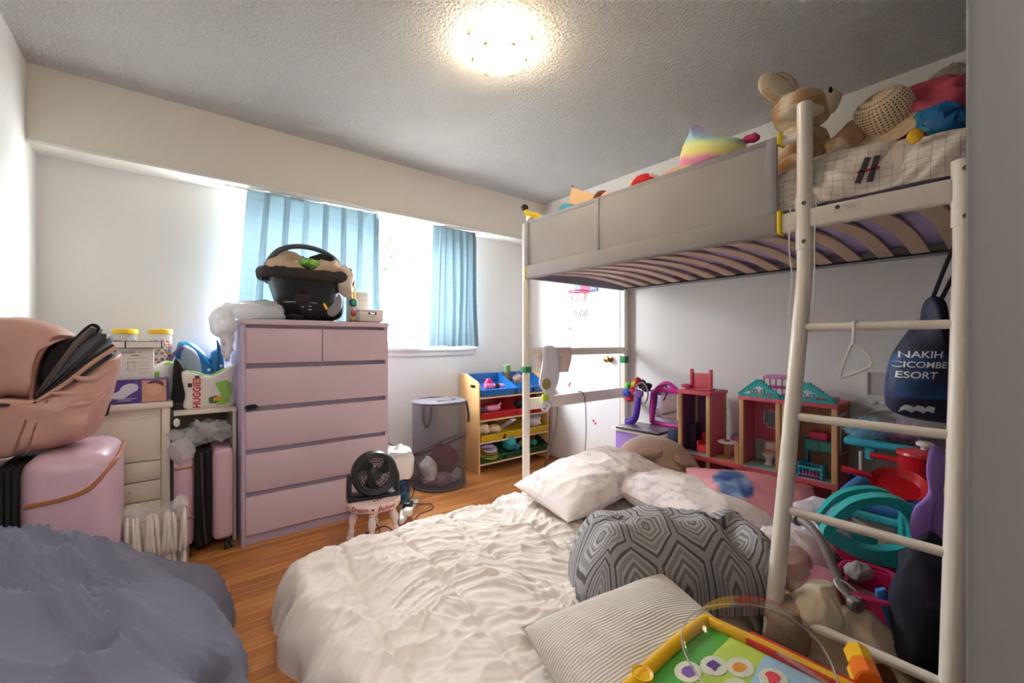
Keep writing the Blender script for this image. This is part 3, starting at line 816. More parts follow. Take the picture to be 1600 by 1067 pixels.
# padded rim
def sup(a, rx, ry, z): 
    ca, sa_ = math.cos(a), math.sin(a)
    return Vector((abs(ca) ** .75 * (1 if ca > 0 else -1) * rx, abs(sa_) ** .75 * (1 if sa_ > 0 else -1) * ry, z))
rp = MB(); rp.tube([sup(2 * PI * k / 48, .235, .205, .272 + .012 * math.cos(2 * PI * k / 48 * 2)) for k in range(48)], [.034 + .004 * math.sin(k * 1.9) for k in range(48)], 12, True)
rp.build('padded_rim', M_csp, cs_)
# side guides, buckle recess and front details (towards the room)
for x0, x1, z0, z1, m_ in ((-.15, .02, .10, .105, M_grey), (-.10, -.02, .10, .15, M_csp)):
    MB().box(x0, x1, -.185 if m_ is M_grey else -.19, -.12, z0, z1, .004).build('belt_guide', m_, cs_)
MB().puff([(.05, .02), (.12, .0), (.20, .03), (.215, .12), (.19, .20), (.10, .215), (.06, .14)], .06, T(.0, -.135, 0, rz=.35), 5, 4).build('side_cover', M_csb, cs_)
MB().puff([(.09, .05), (.14, .03), (.19, .08), (.20, .15), (.16, .19), (.11, .17)], .02, T(.004, -.162, .0, rz=.35), 4, 4).build('side_plate', mat('seat_silver', (150, 150, 156), .22, (120, 122, 130), 6), cs_)
MB().box(.10, .115, -.152, -.14, .02, .07, .003, T(0, 0, 0, ry=-.5)).build('warning_tag', mat('tag_yellow', (236, 190, 40), .5), cs_)
for x, z in ((-.06, .075), (-.02, .08), (-.02, .06)): MB().box(x, x + .014, -.158, -.145, z, z + .006).build('print_mark', M_pack, cs_)
# handle
hd = MB(); smtube(hd, [(-.225, .0, .27), (-.205, 0, .35), (-.14, 0, .43), (-.03, 0, .463), (.09, 0, .45), (.18, 0, .40), (.215, 0, .33), (.222, 0, .27)], .0155, 6, 10)
hd.build('carry_handle', mat('handle_grey', (72, 80, 90), .35), cs_)
for s_ in (-1, 1): MB().cyl((s_ * .205, 0, .262), (s_ * .245, 0, .262), .03, n=20).build('handle_hub', M_blk, cs_)
# lining, canopy and bundle inside
lump(MB(), (-.03, .05, .32), (.17, .13, .075), 8, .55, 7, 50, 34, pw=3).build('canopy', M_csbg, cs_, 70)
MB().grid(lambda u, v: Vector((-.17 + .24 * u, .06 + .05 * math.cos(u * 5), .335 + .075 * math.sin(PI * (u * .8 + .1)) * (1 - .4 * v) - .04 * v)) + Vector((0, -.10 * v, .004 * math.sin(u * 60))), 60, 8).build('canopy_stripe', mat('canopy_lines', (110, 98, 88), .9), cs_, 60)
lump(MB(), (.10, -.12, .30), (.12, .08, .062), 11, .5, 8, 44, 30).build('lining', mat('lining_tan', (196, 172, 150), .85, (182, 158, 136), 9), cs_, 70)
lump(MB(), (-.12, -.11, .30), (.10, .08, .06), 14, .5, 9, 36, 26).build('lining', mat('lining_tan', (196, 172, 150)), cs_, 70)
lump(MB(), (.19, -.15, .245), (.06, .055, .10), 17, .4, 9, 36, 26).build('lining', mat('lining_cream', (220, 206, 190), .85), cs_, 70)
gm_ = bpy.data.materials.new('green_print'); t_ = NT(gm_); v_ = t_.new('ShaderNodeTexVoronoi'); t_.put(v_.inputs['Vector'], t_.obj()); v_.inputs['Scale'].default_value = 90
t_.put(t_.b.inputs['Base Color'], t_.ramp(v_.outputs['Distance'], [(.2, lin((70, 120, 50))), (.5, lin((140, 196, 90)))])); t_.b.inputs['Roughness'].default_value = .8
lump(MB(), (-.015, -.14, .335), (.065, .05, .035), 21, .3, 12, 32, 22).build('green_cushion', gm_, cs_, 70)
lump(MB(), (.085, -.06, .375), (.085, .07, .05), 23, .35, 9, 36, 26).build('black_hood', M_blkf, cs_, 70)
lump(MB(), (.245, -.04, .29), (.03, .03, .055), 27, .6, 16, 28, 20).build('strap_bundle', M_blkf, cs_, 70)
# toy chain on the car seat
tc = thing('toy_chain', 'hanging chain of bright plastic rings beside the car seat', 'toy', (.905, 2.735, 1.226))
for z0, r, c_, nm in ((.205, .022, (240, 190, 40), 'ring'), (.165, .020, (240, 190, 40), 'ring')):
    MB().tube([(r * .55 * math.cos(a * PI / 8), 0, z0 + r * math.sin(a * PI / 8)) for a in range(16)], .005, 6, True).build(nm, mat('toy_yellow', c_, .35), tc)
MB().lathe([(.004, 0), (.024, .003), (.028, .010), (.024, .017), (.004, .02)], 10, T(0, .01, .122, rx=PI / 2)).build('disc', mat('toy_teal', (36, 100, 130), .4), tc)
MB().lathe([(.004, 0), (.014, .002), (.014, .006), (.004, .008)], 16, T(0, -.011, .122, rx=PI / 2)).build('disc_centre', mat('toy_green', (60, 170, 120), .4), tc)
MB().tube([(0, 0, .1), (.001, 0, .085), (0, 0, .07)], .003, 6).build('cord', M_pack, tc)
MB().ell((0, 0, .055), (.017, .014, .022), 14, 10).build('bead', mat('toy_red', (206, 76, 84), .4), tc)
MB().ell((-.004, 0, .016), (.02, .015, .015), 14, 10).build('bead', mat('toy_amber', (206, 150, 60), .4), tc)
# white jar and wipe warmer
wj = thing('white_canister', 'white cylindrical canister behind the wipe warmer', 'canister', (1.005, 2.93, 1.226))
MB().lathe([(.078, 0), (.08, .005), (.08, .195), (.075, .205), (.03, .212), (.002, .213)], 36).build('canister_body', mat('canister_white', (236, 232, 228), .4), wj)
MB().box(-.035, .03, -.0815, -.08, .15, .152).build('print_line', M_inkg, wj)
MB().puff([(-.03, .05), (-.01, .045), (.0, .06), (-.012, .072), (-.03, .068)], .004, T(-.01, -.079, 0), 3, 4).build('print_mark', mat('sage_print', (130, 150, 130), .6), wj)
ww = thing('wipe_warmer', 'small cream wipe warmer box with a black display', 'wipe warmer', (.93, 2.70, 1.226))
MB().box(0, .165, 0, .11, 0, .072, .014, seg=4).build('body', mat('warmer_cream', (226, 216, 206), .4), ww)
MB().box(-.002, .167, -.002, .112, .068, .082, .006, seg=3).build('lid', mat('warmer_lid', (232, 226, 220), .4), ww)
MB().box(.06, .112, -.0025, .002, .048, .064, .002).build('display', mat('display_black', (24, 24, 34), .15), ww)
for x in (.072, .083, .094): MB().box(x, x + .006, -.0032, -.0024, .052, .060).build('digit', mat('digit_light', (200, 210, 240), .4, emit=1.2), ww)
MB().lathe([(.003, 0), (.007, .001), (.006, .002)], 16, T(.086, .0, .03, rx=PI / 2)).build('button', mat('warmer_btn', (206, 196, 188), .4), ww)
# white film bag hanging over the dresser's left edge
wb = MB(); lump(wb, (.36, 2.84, 1.27), (.14, .13, .055), 31, .6, 8, 56, 36, floor=1.226)
lump(wb, (.225, 2.80, 1.20), (.05, .10, .085), 33, .5, 9, 40, 28)
lump(wb, (.235, 2.76, 1.08), (.026, .05, .10), 35, .6, 14, 30, 24)
tag(wb.build('film_bag', M_filmw, None, 60), 'white crumpled plastic bag hanging over the dresser edge', 'plastic bag')
tag(lump(MB(), (.555, 2.69, 1.243), (.045, .03, .018), 41, .5, 22, 30, 20, floor=1.227).build('black_strap_roll', M_blkf, None, 60), 'small black rolled strap in front of the car seat', 'strap')

# ------------------------------------------------------------------ painted stool
M_st = mat('stool_pink', (232, 204, 196), .5, (224, 194, 186), 10)
M_stw = mat('stool_leg_white', (230, 214, 208), .5, (220, 202, 196), 10)
M_sred = mat('stool_red', (150, 36, 44), .6)
so = thing('painted_stool', 'small pale pink painted stool with turned legs under the fan', 'stool', (.885, 2.335, 0), math.radians(20))
MB().lathe([(.125, .185), (.142, .188), (.147, .196), (.147, .222), (.143, .229), (.13, .231), (.002, .231)], 48).build('seat', M_st, so)
lp = [(.012, 0), (.019, .004), (.021, .016), (.014, .026), (.018, .032), (.018, .040), (.014, .045), (.018, .05), (.012, .058), (.013, .075), (.021, .105), (.022, .125), (.016, .15), (.014, .155), (.018, .16), (.018, .168), (.015, .172), (.016, .19)]
for k in range(4):
    a = PI / 4 + k * PI / 2
    dx, dy = math.cos(a), math.sin(a)
    MM = Matrix.Identity(4); MM[0][2] = -dx * .14; MM[1][2] = -dy * .14; MM[0][3] = dx * .125; MM[1][3] = dy * .125
    MB().lathe(lp, 16, MM).build('leg', M_stw, so)
def rimtext(body, a0, size):
    def fn(v):
        a = a0 + v.x / .148; return (.1478 * math.cos(a), .1478 * math.sin(a), .208 + v.y)
    return MB().text(body, size, None, fn=fn, shear=.25, thick=0, bold=.0006)
A0 = math.radians(-20)
rimtext('Dream', math.radians(-141) + A0, .036).build('lettering', M_sred, so)
rimtext('Believe', math.radians(-83) + A0, .036).build('lettering', M_sred, so)
def heart(a, z, r, s_):
    P = [(0, -1), (.5, -.45), (.95, .1), (.9, .6), (.5, .8), (.1, .55), (0, .35), (-.1, .55), (-.5, .8), (-.9, .6), (-.95, .1), (-.5, -.45)]
    return MB().add([(r * math.cos(a + p[0] * s_ / r), r * math.sin(a + p[0] * s_ / r), z + p[1] * s_) for p in P], [tuple(range(12))])
heart(math.radians(-112) + A0, .207, .1482, .009).build('heart', M_sred, so)
heart(math.radians(-172) + A0, .207, .1482, .006).build('heart', M_sred, so)
heart(math.radians(-48) + A0, .207, .1482, .006).build('heart', M_sred, so)
for k in range(7):
    c_ = MB(); x0 = .02 + .022 * k - .08; c_.tube([(x0, -.075 - .01 * math.sin(k * 1.3), .2318), (x0 + .008, -.06, .2322), (x0 + .018, -.066, .2318)], .0022, 5); c_.build('painted_stroke', M_sred, so)

# ------------------------------------------------------------------ desk fan on the stool
fn_ = thing('desk_fan', 'round black desk fan standing on the painted stool', 'fan', (.885, 2.335, .231), math.radians(-12))
M_fan = mat('fan_black', (34, 34, 37), .38, (28, 28, 31), 6)
FM = T(0, -.01, .135, rx=PI / 2 - .12)
MB().lathe([(.086, .045), (.112, .05), (.122, .035), (.122, -.02), (.114, -.045), (.10, -.05), (.096, -.03), (.098, .03), (.086, .045)], 48, FM, cap=False).build('housing', M_fan, fn_)
for k in range(30):
    a = k * 2 * PI / 30
    pts = [FM @ Vector(((.034 + .055 * t) * math.cos(a + .9 * t * t), (.034 + .055 * t) * math.sin(a + .9 * t * t), .046 + .004 * math.sin(PI * t))) for t in (0, .25, .5, .75, 1)]
    MB().tube(pts, .0028, 5).build('grille_vane', M_fan, fn_)
MB().tube([FM @ Vector((.062 * math.cos(a * PI / 20), .062 * math.sin(a * PI / 20), .048)) for a in range(40)], .0016, 5, True).build('grille_ring', M_fan, fn_)
MB().lathe([(.036, .04), (.036, .048), (.03, .053), (.002, .055)], 28, FM).build('grille_hub', M_fan, fn_)
for k in range(3):
    a = k * 2 * PI / 3
    b_ = MB(); b_.grid(lambda u, v: FM @ Vector(((.02 + .068 * u) * math.cos(a + .4 * u + (v - .5) * 1.0), (.02 + .068 * u) * math.sin(a + .4 * u + (v - .5) * 1.0), -.005 + .03 * (v - .5))), 6, 8); b_.build('blade', mat('fan_blade', (58, 58, 62), .4), fn_)
for k in range(24):
    a = k * PI / 12
    MB().tube([FM @ Vector((r * math.cos(a), r * math.sin(a), z)) for r, z in ((.104, -.046), (.07, -.054), (.03, -.058))], .0016, 4).build('back_grille_bar', M_fan, fn_)
MB().lathe([(.034, -.06), (.034, -.03), (.02, -.01), (.02, .02)], 20, FM).build('motor', M_fan, fn_)
for s_ in (-1, 1):
    MB().prism([(s_ * .118, .13), (s_ * .134, .135), (s_ * .14, .10), (s_ * .142, 0), (s_ * .10, 0), (s_ * .118, .04)], -.03, .045, .008).build('stand_arm', M_fan, fn_)
MB().prism([(-.142, 0), (.142, 0), (.135, .028), (.07, .02), (0, .016), (-.07, .02), (-.135, .028)], -.055, .06, .01).build('stand_base', M_fan, fn_)

# ------------------------------------------------------------------ waste bin
M_binp = bpy.data.materials.new('bin_print'); t_ = NT(M_binp); o_ = t_.obj()
n1 = t_.noise(o_, 11, 4, .6)
t_.put(t_.b.inputs['Base Color'], t_.ramp(n1.outputs[0], [(.36, lin((16, 22, 36))), (.5, lin((26, 60, 96))), (.6, lin((60, 128, 164))), (.7, lin((24, 50, 80)))])); t_.b.inputs['Roughness'].default_value = .35
bn = thing('waste_bin', 'blue and black printed waste bin with a white liner', 'bin', (1.218, 2.77, 0))
MB().lathe([(.078, 0), (.082, .004), (.1, .265), (.104, .27), (.098, .272)], 36).build('bin_body', M_binp, bn)
ln = MB()
ln.lathe([(.1015, .17), (.106, .2), (.109, .25), (.111, .29), (.10, .32), (.085, .31), (.06, .32)], 44, disp=lambda p, t: Vector((p.x, p.y, 0)) * (.06 * math.sin(t * 11) * max(0, p.z - .16) * 3) + Vector((0, 0, .006 * math.sin(t * 7))))
ln.build('liner', mat('liner_white', (236, 232, 226), .5, (226, 220, 212), 12), bn, 60)
lump(MB(), (0, 0, .335), (.088, .088, .05), 51, .6, 16, 44, 28).build('liner_rubbish', mat('tissue_white', (240, 238, 234), .7), bn, 60)

# ------------------------------------------------------------------ power strip and leads
M_ps = mat('strip_white', (232, 230, 226), .4)
pst = thing('power_strip', 'white power strip with plugs lying on the wooden floor', 'power strip', (1.06, 2.40, 0), math.radians(47))
MB().box(0, .33, -.03, .03, 0, .038, .009, seg=3).build('strip_body', M_ps, pst)
for k in range(4): MB().box(.10 + k * .055, .125 + k * .055, -.014, .014, .0375, .0388).build('socket', mat('socket_grey', (190, 188, 184), .4), pst)
MB().box(.045, .10, -.062, -.01, .030, .072, .008, seg=3).build('adapter', M_ps, pst)
MB().box(.11, .15, -.035, .01, .038, .085, .005, seg=2).build('plug', M_blk, pst)
MB().box(.165, .20, -.03, .008, .038, .075, .005, seg=2).build('plug', M_blk, pst)
MB().cyl((.335, 0, .02), (.37, .01, .012), .005, n=8).build('cord_stub', M_ps, pst)
M_cord = mat('black_cord', (28, 28, 30), .5)
def cable(lab, pts, r=.0035, k=7, name='power_cable'):
    b = MB(); smtube(b, pts, r, k, 7); return tag(b.build(name, M_cord), lab, 'cable', 'loose black cables')
cable('thin black cable running from behind the dresser to the power strip', [(1.115, 3.08, .82), (1.12, 2.95, .70), (1.13, 2.9, .50), (1.17, 2.90, .40), (1.32, 2.82, .30), (1.36, 2.74, .18), (1.29, 2.66, .10), (1.24, 2.58, .085), (1.19, 2.535, .08)])
cable('black cable looped on the floor under the painted stool', [(.93, 2.40, .22), (.90, 2.40, .10), (.93, 2.36, .02), (.86, 2.27, .006), (.76, 2.21, .006), (.70, 2.24, .006), (.71, 2.33, .006), (.80, 2.39, .006), (.90, 2.40, .008), (.96, 2.37, .03), (.985, 2.32, .02), (1.0, 2.29, .006), (1.04, 2.35, .05), (1.11, 2.47, .09), (1.16, 2.50, .075)])
cable('short black lead curling beside the power strip plugs', [(1.20, 2.52, .06), (1.30, 2.52, .03), (1.36, 2.55, .008), (1.33, 2.48, .006), (1.22, 2.45, .006), (1.16, 2.36, .006), (1.20, 2.22, .006), (1.45, 2.16, .006), (1.75, 2.12, .006), (1.9, 2.14, .006)], .003)
cable('black cable hanging from the bed end rail to the floor', [(2.28, 2.09, .70), (2.28, 2.055, .742), (2.29, 2.015, .70), (2.30, 2.01, .5), (2.34, 2.06, .28), (2.33, 2.10, .10), (2.30, 2.12, .006), (2.1, 2.2, .006)], .003)
cable('thin cable dangling from the inner side of the bed end rail', [(2.10, 2.10, .70), (2.09, 2.105, .5), (2.0, 2.11, .3), (1.98, 2.12, .05), (1.97, 2.15, .006)], .003)

# ------------------------------------------------------------------ mesh laundry hamper
M_mesh = bpy.data.materials.new('hamper_mesh'); t_ = NT(M_mesh); o_ = t_.obj()
t_.put(t_.b.inputs['Base Color'], t_.mix(t_.noise(o_, 30, 2).outputs[0], lin((92, 86, 92)), lin((112, 106, 112)))); t_.b.inputs['Roughness'].default_value = .8
t_.b.inputs['Alpha'].default_value = .42
M_hband = mat('hamper_band', (86, 80, 86), .8, (72, 66, 72), 12)
hm = thing('laundry_hamper', 'grey mesh pop up laundry hamper holding clothes', 'hamper', (1.615, 2.90, 0))
R_ = .205; HH = .64
MB().lathe([(R_, .01), (R_ * .985, .2), (R_, .4), (R_ * .985, HH)], 56, cap=False, disp=lambda p, t: Vector((p.x, p.y, 0)) * .02 * math.sin(t * 5 + p.z * 9)).build('mesh_wall', M_mesh, hm)
MB().lathe([(R_, 0), (R_, .012), (.002, .012)], 48).build('base', M_hband, hm)
for z in (.012, HH): MB().tube([(R_ * math.cos(a * PI / 28), R_ * math.sin(a * PI / 28), z) for a in range(56)], .007, 8, True).build('hoop', M_hband, hm)
sp_ = MB(); sp_.tube([(R_ * math.cos(-2.6 + 6.3 * k / 50), R_ * math.sin(-2.6 + 6.3 * k / 50), .30 + .10 * math.sin(6.3 * k / 50 + .2)) for k in range(51)], .009, 8); sp_.build('spiral_spring', M_hband, hm)
MB().lathe([(R_, HH), (R_ * .99, HH + .006), (.1, HH + .014), (.002, HH + .016)], 48, disp=lambda p, t: (0, 0, .004 * math.sin(t * 3))).build('lid', mat('hamper_lid', (84, 79, 85), .85), hm)
lz = MB(); lz.tube([(.12 * math.cos(a * PI / 20 - 2.2), .12 * math.sin(a * PI / 20 - 2.2), HH + .016) for a in range(26)], .004, 6); lz.build('lid_zip', M_hband, hm)
for a in (-2.5, -.55):
    x, y = R_ * 1.02 * math.cos(a), R_ * 1.02 * math.sin(a)
    tx_, ty_ = -math.sin(a), math.cos(a)
    h_ = MB(); smtube(h_, [(x - tx_ * .03, y - ty_ * .03, HH - .01), (x * 1.08 - tx_ * .025, y * 1.08 - ty_ * .025, HH - .10), (x * 1.08 + tx_ * .0, y * 1.08, HH - .16), (x * 1.08 + tx_ * .03, y * 1.08 + ty_ * .03, HH - .10), (x + tx_ * .03, y + ty_ * .03, HH - .01)], .010, 5, 8); h_.build('handle', M_hband, hm)
def cloth(name, lab, c, r, seed, m, amp=.5, sc_=8, fl=None, cat='clothes', grp=None, n=52, mm=34, pw=3):
    return tag(lump(MB(), c, r, seed, amp, sc_, n, mm, floor=fl, pw=pw).build(name, m, None, 75), lab, cat, grp)
M_maroon = mat('maroon_cotton', (112, 34, 48), .9, (92, 24, 38), 8)
cloth('maroon_shirt', 'maroon shirt heaped in the laundry hamper', (1.65, 2.88, .20), (.10, .10, .115), 61, M_maroon)
cloth('white_shirt', 'white shirt beside the maroon one in the hamper', (1.505, 2.88, .15), (.055, .09, .10), 62, mat('white_cotton', (236, 232, 230), .9))
cloth('floral_blouse', 'dark floral top at the bottom of the hamper', (1.55, 2.86, .065), (.11, .12, .05), 63, mat('plum_floral', (92, 52, 78), .9, (190, 150, 170), 60), fl=.013)
cloth('pale_blouse', 'pale patterned clothes low in the hamper, right side', (1.73, 2.89, .065), (.06, .10, .05), 64, mat('pale_floral', (206, 186, 190), .9, (110, 130, 150), 50), fl=.013)

# ------------------------------------------------------------------ toy organiser with bins
M_birch = mat('birch_ply', (222, 178, 124), .45, (210, 164, 108), 5)
og = thing('toy_organiser', 'wooden toy organiser with sloping coloured bins', 'toy organiser', (1.975, 2.885, 0))
OW, OD = .80, .30
side = [(0, 0), (OD, 0), (OD, .80), (OD - .03, .82), (.20, .82), (.03, .765), (0, .74)]
for x in (0, OW - .016):
    b_ = MB(); b_.prism([(p[0], p[1]) for p in side], 0, .016, .002, Matrix(((0, 1, 0, x), (1, 0, 0, 0), (0, 0, 1, 0), (0, 0, 0, 1)))); b_.build('side_panel', M_birch, og)
b_ = MB().box(-.001, .0005, .05, .12, .71, .735, .0004); b_.build('hand_slot', M_blk, og)
rows = [(.63, (28, 112, 190), 'blue'), (.44, (190, 30, 36), 'red'), (.255, (212, 184, 40), 'yellow'), (.075, (24, 92, 58), 'green')]
def bin_(x0, x1, z, mname, c_, par):
    # open tray tilted towards the room: front low, back high
    w_ = x1 - x0; m_ = mat('bin_' + mname, c_, .4, tuple(v * .9 for v in c_), 4)
    b = MB(); th = .004
    fy, by = -.015, .25; fz, bz = z, z + .10
    def P(x, y, h): # h above the tilted bottom
        t = (y - fy) / (by - fy); return Vector((x, y, fz + (bz - fz) * t + h))
    hf, hb = .062, .085
    ins = .012
    o = [P(x0 + ins, fy + .02, 0), P(x1 - ins, fy + .02, 0), P(x1 - ins, by - .01, 0), P(x0 + ins, by - .01, 0), P(x0, fy, hf), P(x1, fy, hf), P(x1, by, hb), P(x0, by, hb)]
    i = [P(x0 + ins + th, fy + .02 + th, th), P(x1 - ins - th, fy + .02 + th, th), P(x1 - ins - th, by - .01 - th, th), P(x0 + ins + th, by - .01 - th, th), P(x0 + th, fy + th, hf), P(x1 - th, fy + th, hf), P(x1 - th, by - th, hb), P(x0 + th, by - th, hb)]
    b.add(o + i, [(3, 2, 1, 0), (0, 1, 5, 4), (1, 2, 6, 5), (2, 3, 7, 6), (3, 0, 4, 7), (8, 9, 10, 11), (12, 13, 9, 8), (13, 14, 10, 9), (14, 15, 11, 10), (15, 12, 8, 11), (4, 5, 13, 12), (5, 6, 14, 13), (6, 7, 15, 14), (7, 4, 12, 15)])
    # rolled lip along the front
    b.tube([P(x0 - .002, fy - .004, hf), P(x1 + .002, fy - .004, hf)], .006, 6)
    return b.build('bin', m_, par)
for z, c_, nm in rows:
    spl = [(.02, .265), (.275, .525), (.535, .78)] if nm in ('yellow', 'green') else [(.02, .385), (.395, .78)]
    if nm in ('blue', 'red'): spl = [(.02, .395), (.405, .595), (.605, .78)]
    for x0, x1 in spl: bin_(x0, x1, z, nm, c_, og)
    MB().cyl((.01, .005, z - .004), (OW - .01, .005, z - .004), .008, n=10).build('dowel', mat('dowel_pale', (230, 200, 156), .5), og)
    MB().cyl((.01, .24, z + .09), (OW - .01, .24, z + .09), .008, n=10).build('dowel', mat('dowel_pale', (230, 200, 156)), og)
OX, OY = 1.975, 2.885
def tthing(name, lab, cat, x, y, z, rz=0, grp='toys in the organiser bins'): return thing(name, lab, cat, (OX + x, OY + y, z), rz, grp)
M_tpk = mat('toy_pink', (232, 120, 176), .4); M_tmg = mat('toy_magenta', (206, 40, 110), .4)
pt = tthing('toy_bottle', 'pink toy bottle lying in the blue bin', 'toy', .10, .055, .715)
MB().lathe([(.02, 0), (.024, .004), (.024, .07), (.016, .08), (.016, .09), (.022, .094), (.022, .13)], 18, T(0, 0, 0, ry=PI / 2)).build('bottle_body', M_tpk, pt)
MB().lathe([(.024, .0), (.024, .035)], 14, T(.10, -.005, .002, ry=PI / 2)).build('grip_band', M_blk, pt)
MB().lathe([(.015, 0), (.019, .003), (.019, .05), (.012, .054)], 14, T(.145, -.01, .0, ry=PI / 2)).build('bottle_cap', mat('toy_lilac', (226, 160, 206), .4), pt)
p2 = tthing('toy_hair_dryer', 'magenta toy behind the pink bottle', 'toy', .16, .10, .735)
MB().puff([(-.04, -.02), (.03, -.025), (.055, .005), (.03, .04), (.0, .045), (-.02, .02)], .05, None, 5, 3).build('toy_body', M_tmg, p2)
g1 = tthing('green_tumbler', 'green topped tumbler standing in the blue bin', 'cup', .425, .14, .735, 0); g1.rotation_euler = (0, .12 - .25, 0)
MB().lathe([(.026, 0), (.03, .09)], 20).build('cup_body', mat('cup_brown', (100, 84, 60), .3), g1)
MB().lathe([(.031, .09), (.034, .15), (.03, .152)], 20).build('cup_top', mat('cup_green', (110, 150, 100), .5), g1)
cloth('colour_print_pouch', 'colourful printed pouch in the blue bin by the bed post', (OX + .50, OY + .10, .755), (.055, .05, .045), 71, mat('pouch_print', (210, 170, 90), .5, (60, 90, 150), 60), .3, cat='toy', n=30, mm=20)
r1 = tthing('dotted_purse', 'pink dotted toy purse in the red bin', 'toy', .18, .045, .505)
MB().puff([(-.055, 0), (.055, 0), (.065, .045), (-.065, .045)], .05, None, 4, 6).build('purse_body', mat('pink_dots', (214, 60, 120), .5, (240, 170, 200), 120), r1)
r1s = MB(); smtube(r1s, [(.05, -.01, .045), (.07, -.015, .06), (.075, 0, .05), (.06, .01, .045)], .006, 4, 6); r1s.build('strap', M_pack, r1)
cloth('grey_sleeve', 'grey felt toy at the left of the red bin', (OX + .06, OY + .05, .515), (.04, .05, .025), 72, mat('felt_grey', (92, 72, 90), .9), .3, cat='toy', n=26, mm=18)
cloth('dark_soft_toy', 'dark soft toy in the red bin behind the bed post', (OX + .49, OY + .07, .525), (.05, .06, .04), 73, mat('felt_dark', (40, 48, 60), .9), .4, cat='soft toy', n=26, mm=18)
cloth('cream_cloth_toy', 'cream soft toy at the left of the yellow bin', (OX + .085, OY + .055, .355), (.055, .06, .055), 74, mat('cream_toy', (226, 200, 180), .9), .35, cat='soft toy', n=34, mm=22)
cloth('tan_cloth_toy', 'tan soft toy beside the cream one in the yellow bin', (OX + .195, OY + .055, .345), (.055, .06, .042), 75, mat('tan_toy', (216, 184, 148), .9), .35, cat='soft toy', n=34, mm=22)
bx_ = tthing('lilac_toy_box', 'flat lilac box propped in the middle yellow bin', 'box', .36, .08, .36); bx_.rotation_euler = (-.6, .0, .25)
MB().box(-.035, .035, -.09, .09, -.01, .012, .002).build('box_body', mat('toy_box_lilac', (176, 160, 206), .4, (206, 196, 226), 12), bx_)
cloth('white_net_bag', 'white net bundle in the right yellow bin', (OX + .65, OY + .06, .36), (.08, .07, .045), 76, mat('net_white', (206, 196, 200), .8), .6, 14, cat='toy', n=36, mm=24)
cloth('blue_ribbon_toy', 'small blue toy on the right of the yellow bin', (OX + .73, OY + .07, .42), (.03, .03, .03), 77, mat('ribbon_blue', (90, 160, 200), .5), .5, 20, cat='toy', n=24, mm=16)
for k, (c_, nm, zz) in enumerate((((226, 190, 40), 'yellow', .135), ((110, 170, 70), 'green', .15), ((232, 130, 60), 'orange', .165), ((206, 206, 222), 'white', .18))):
    d_ = tthing('toy_plate', nm + ' round toy plate in the stack in the green bin', 'toy plate', .12 + .004 * k, .04, zz); d_.rotation_euler = (.30, 0, 0)
    MB().lathe([(.002, .0), (.06, .0), (.09 - .006 * k, .012), (.088 - .006 * k, .016), (.058, .005), (.002, .005)], 28).build('plate_disc', mat('plate_' + nm, c_, .4), d_)
cloth('lilac_print_cloth', 'lilac printed cloth on top of the toy plates', (OX + .10, OY + .03, .215), (.06, .05, .02), 78, mat('print_lilac', (176, 170, 206), .7, (120, 110, 170), 40), .4, 14, cat='toy', n=30, mm=18)
def ball(lab, x, y, z, r, c_, seams=False):
    b = tthing('toy_ball', lab, 'ball', x, y, z)
    MB().ell((0, 0, 0), (r, r, r), 28, 18).build('ball_skin', mat('ball_' + lab.split()[0] + str(int(r * 1000)), c_, .5, tuple(v * .93 for v in c_), 40, bump=.15, bs=300), b)
    if seams:
        for M_ in (T(rx=PI / 2, rz=.5), T(ry=.2, rx=.2), T(rx=PI / 2, rz=.5 + PI / 2)):
            MB().tube([M_ @ Vector((r * 1.003 * math.cos(a * PI / 20), r * 1.003 * math.sin(a * PI / 20), 0)) for a in range(40)], .0018, 5, True).build('seam', M_blk, b)
        MB().text('JE', .035, T(.028, -r * .965, .022, rx=PI / 2 - .25, rz=.28)).build('lettering', M_ink, b)
ball('teal mini basketball in the middle green bin', .345, .03, .205, .066, (44, 160, 170), True)
ball('blue small ball beside the basketball', .42, .03, .16, .035, (50, 120, 190))
ball('yellow small ball in the right green bin', .56, .07, .20, .03, (220, 200, 60))
ball('lime small ball in the right green bin', .50, .05, .175, .03, (150, 190, 70))
ball('red small ball in the right green bin', .66, .09, .215, .036, (196, 40, 40))
ball('green small ball in the right green bin', .64, .04, .165, .034, (50, 150, 120))
# ------------------------------------------------------------------ loft bed
M_steel = mat('bed_white_steel', (234, 226, 216), .3, (230, 221, 210), 3)
M_gfab = mat('guard_grey_fabric', (166, 160, 158), .9, (150, 144, 142), 5, bump=.35, bs=420)
M_gfab2 = mat('guard_binding', (150, 148, 152), .85, (142, 140, 144), 8, bump=.25, bs=420)
M_yt = mat('yellow_webbing', (236, 200, 30), .6)
M_slat = mat('slat_birch', (214, 184, 156), .5, (200, 168, 138), 6)
BX0, BX1, BY0, BY1 = 1.77, 2.80, .147, 2.05
lb_ = thing('loft_bed', 'white steel loft bed with slatted base, ladder and grey fabric guard', 'loft bed', (0, 0, 0))
def rr(pts, r, n=14, name='post', m=M_steel): b = MB(); b.tube(pts, r, n); return b.build(name, m, lb_)
rr([(BX0, BY1, 0), (BX0, BY1, 1.845)], .024); MB().lathe([(.024, 0), (.022, .008), (.012, .013), (.002, .014)], 14, T(BX0, BY1, 1.845)).build('post_cap', M_steel, lb_)
MB().box(BX1 - .022, BX1 + .022, BY1 - .022, BY1 + .022, 0, 1.86, .006).build('post', M_steel, lb_)
MB().box(BX1 - .022, BX1 + .022, BY0 - .022, BY0 + .022, 0, 1.86, .006).build('post', M_steel, lb_)
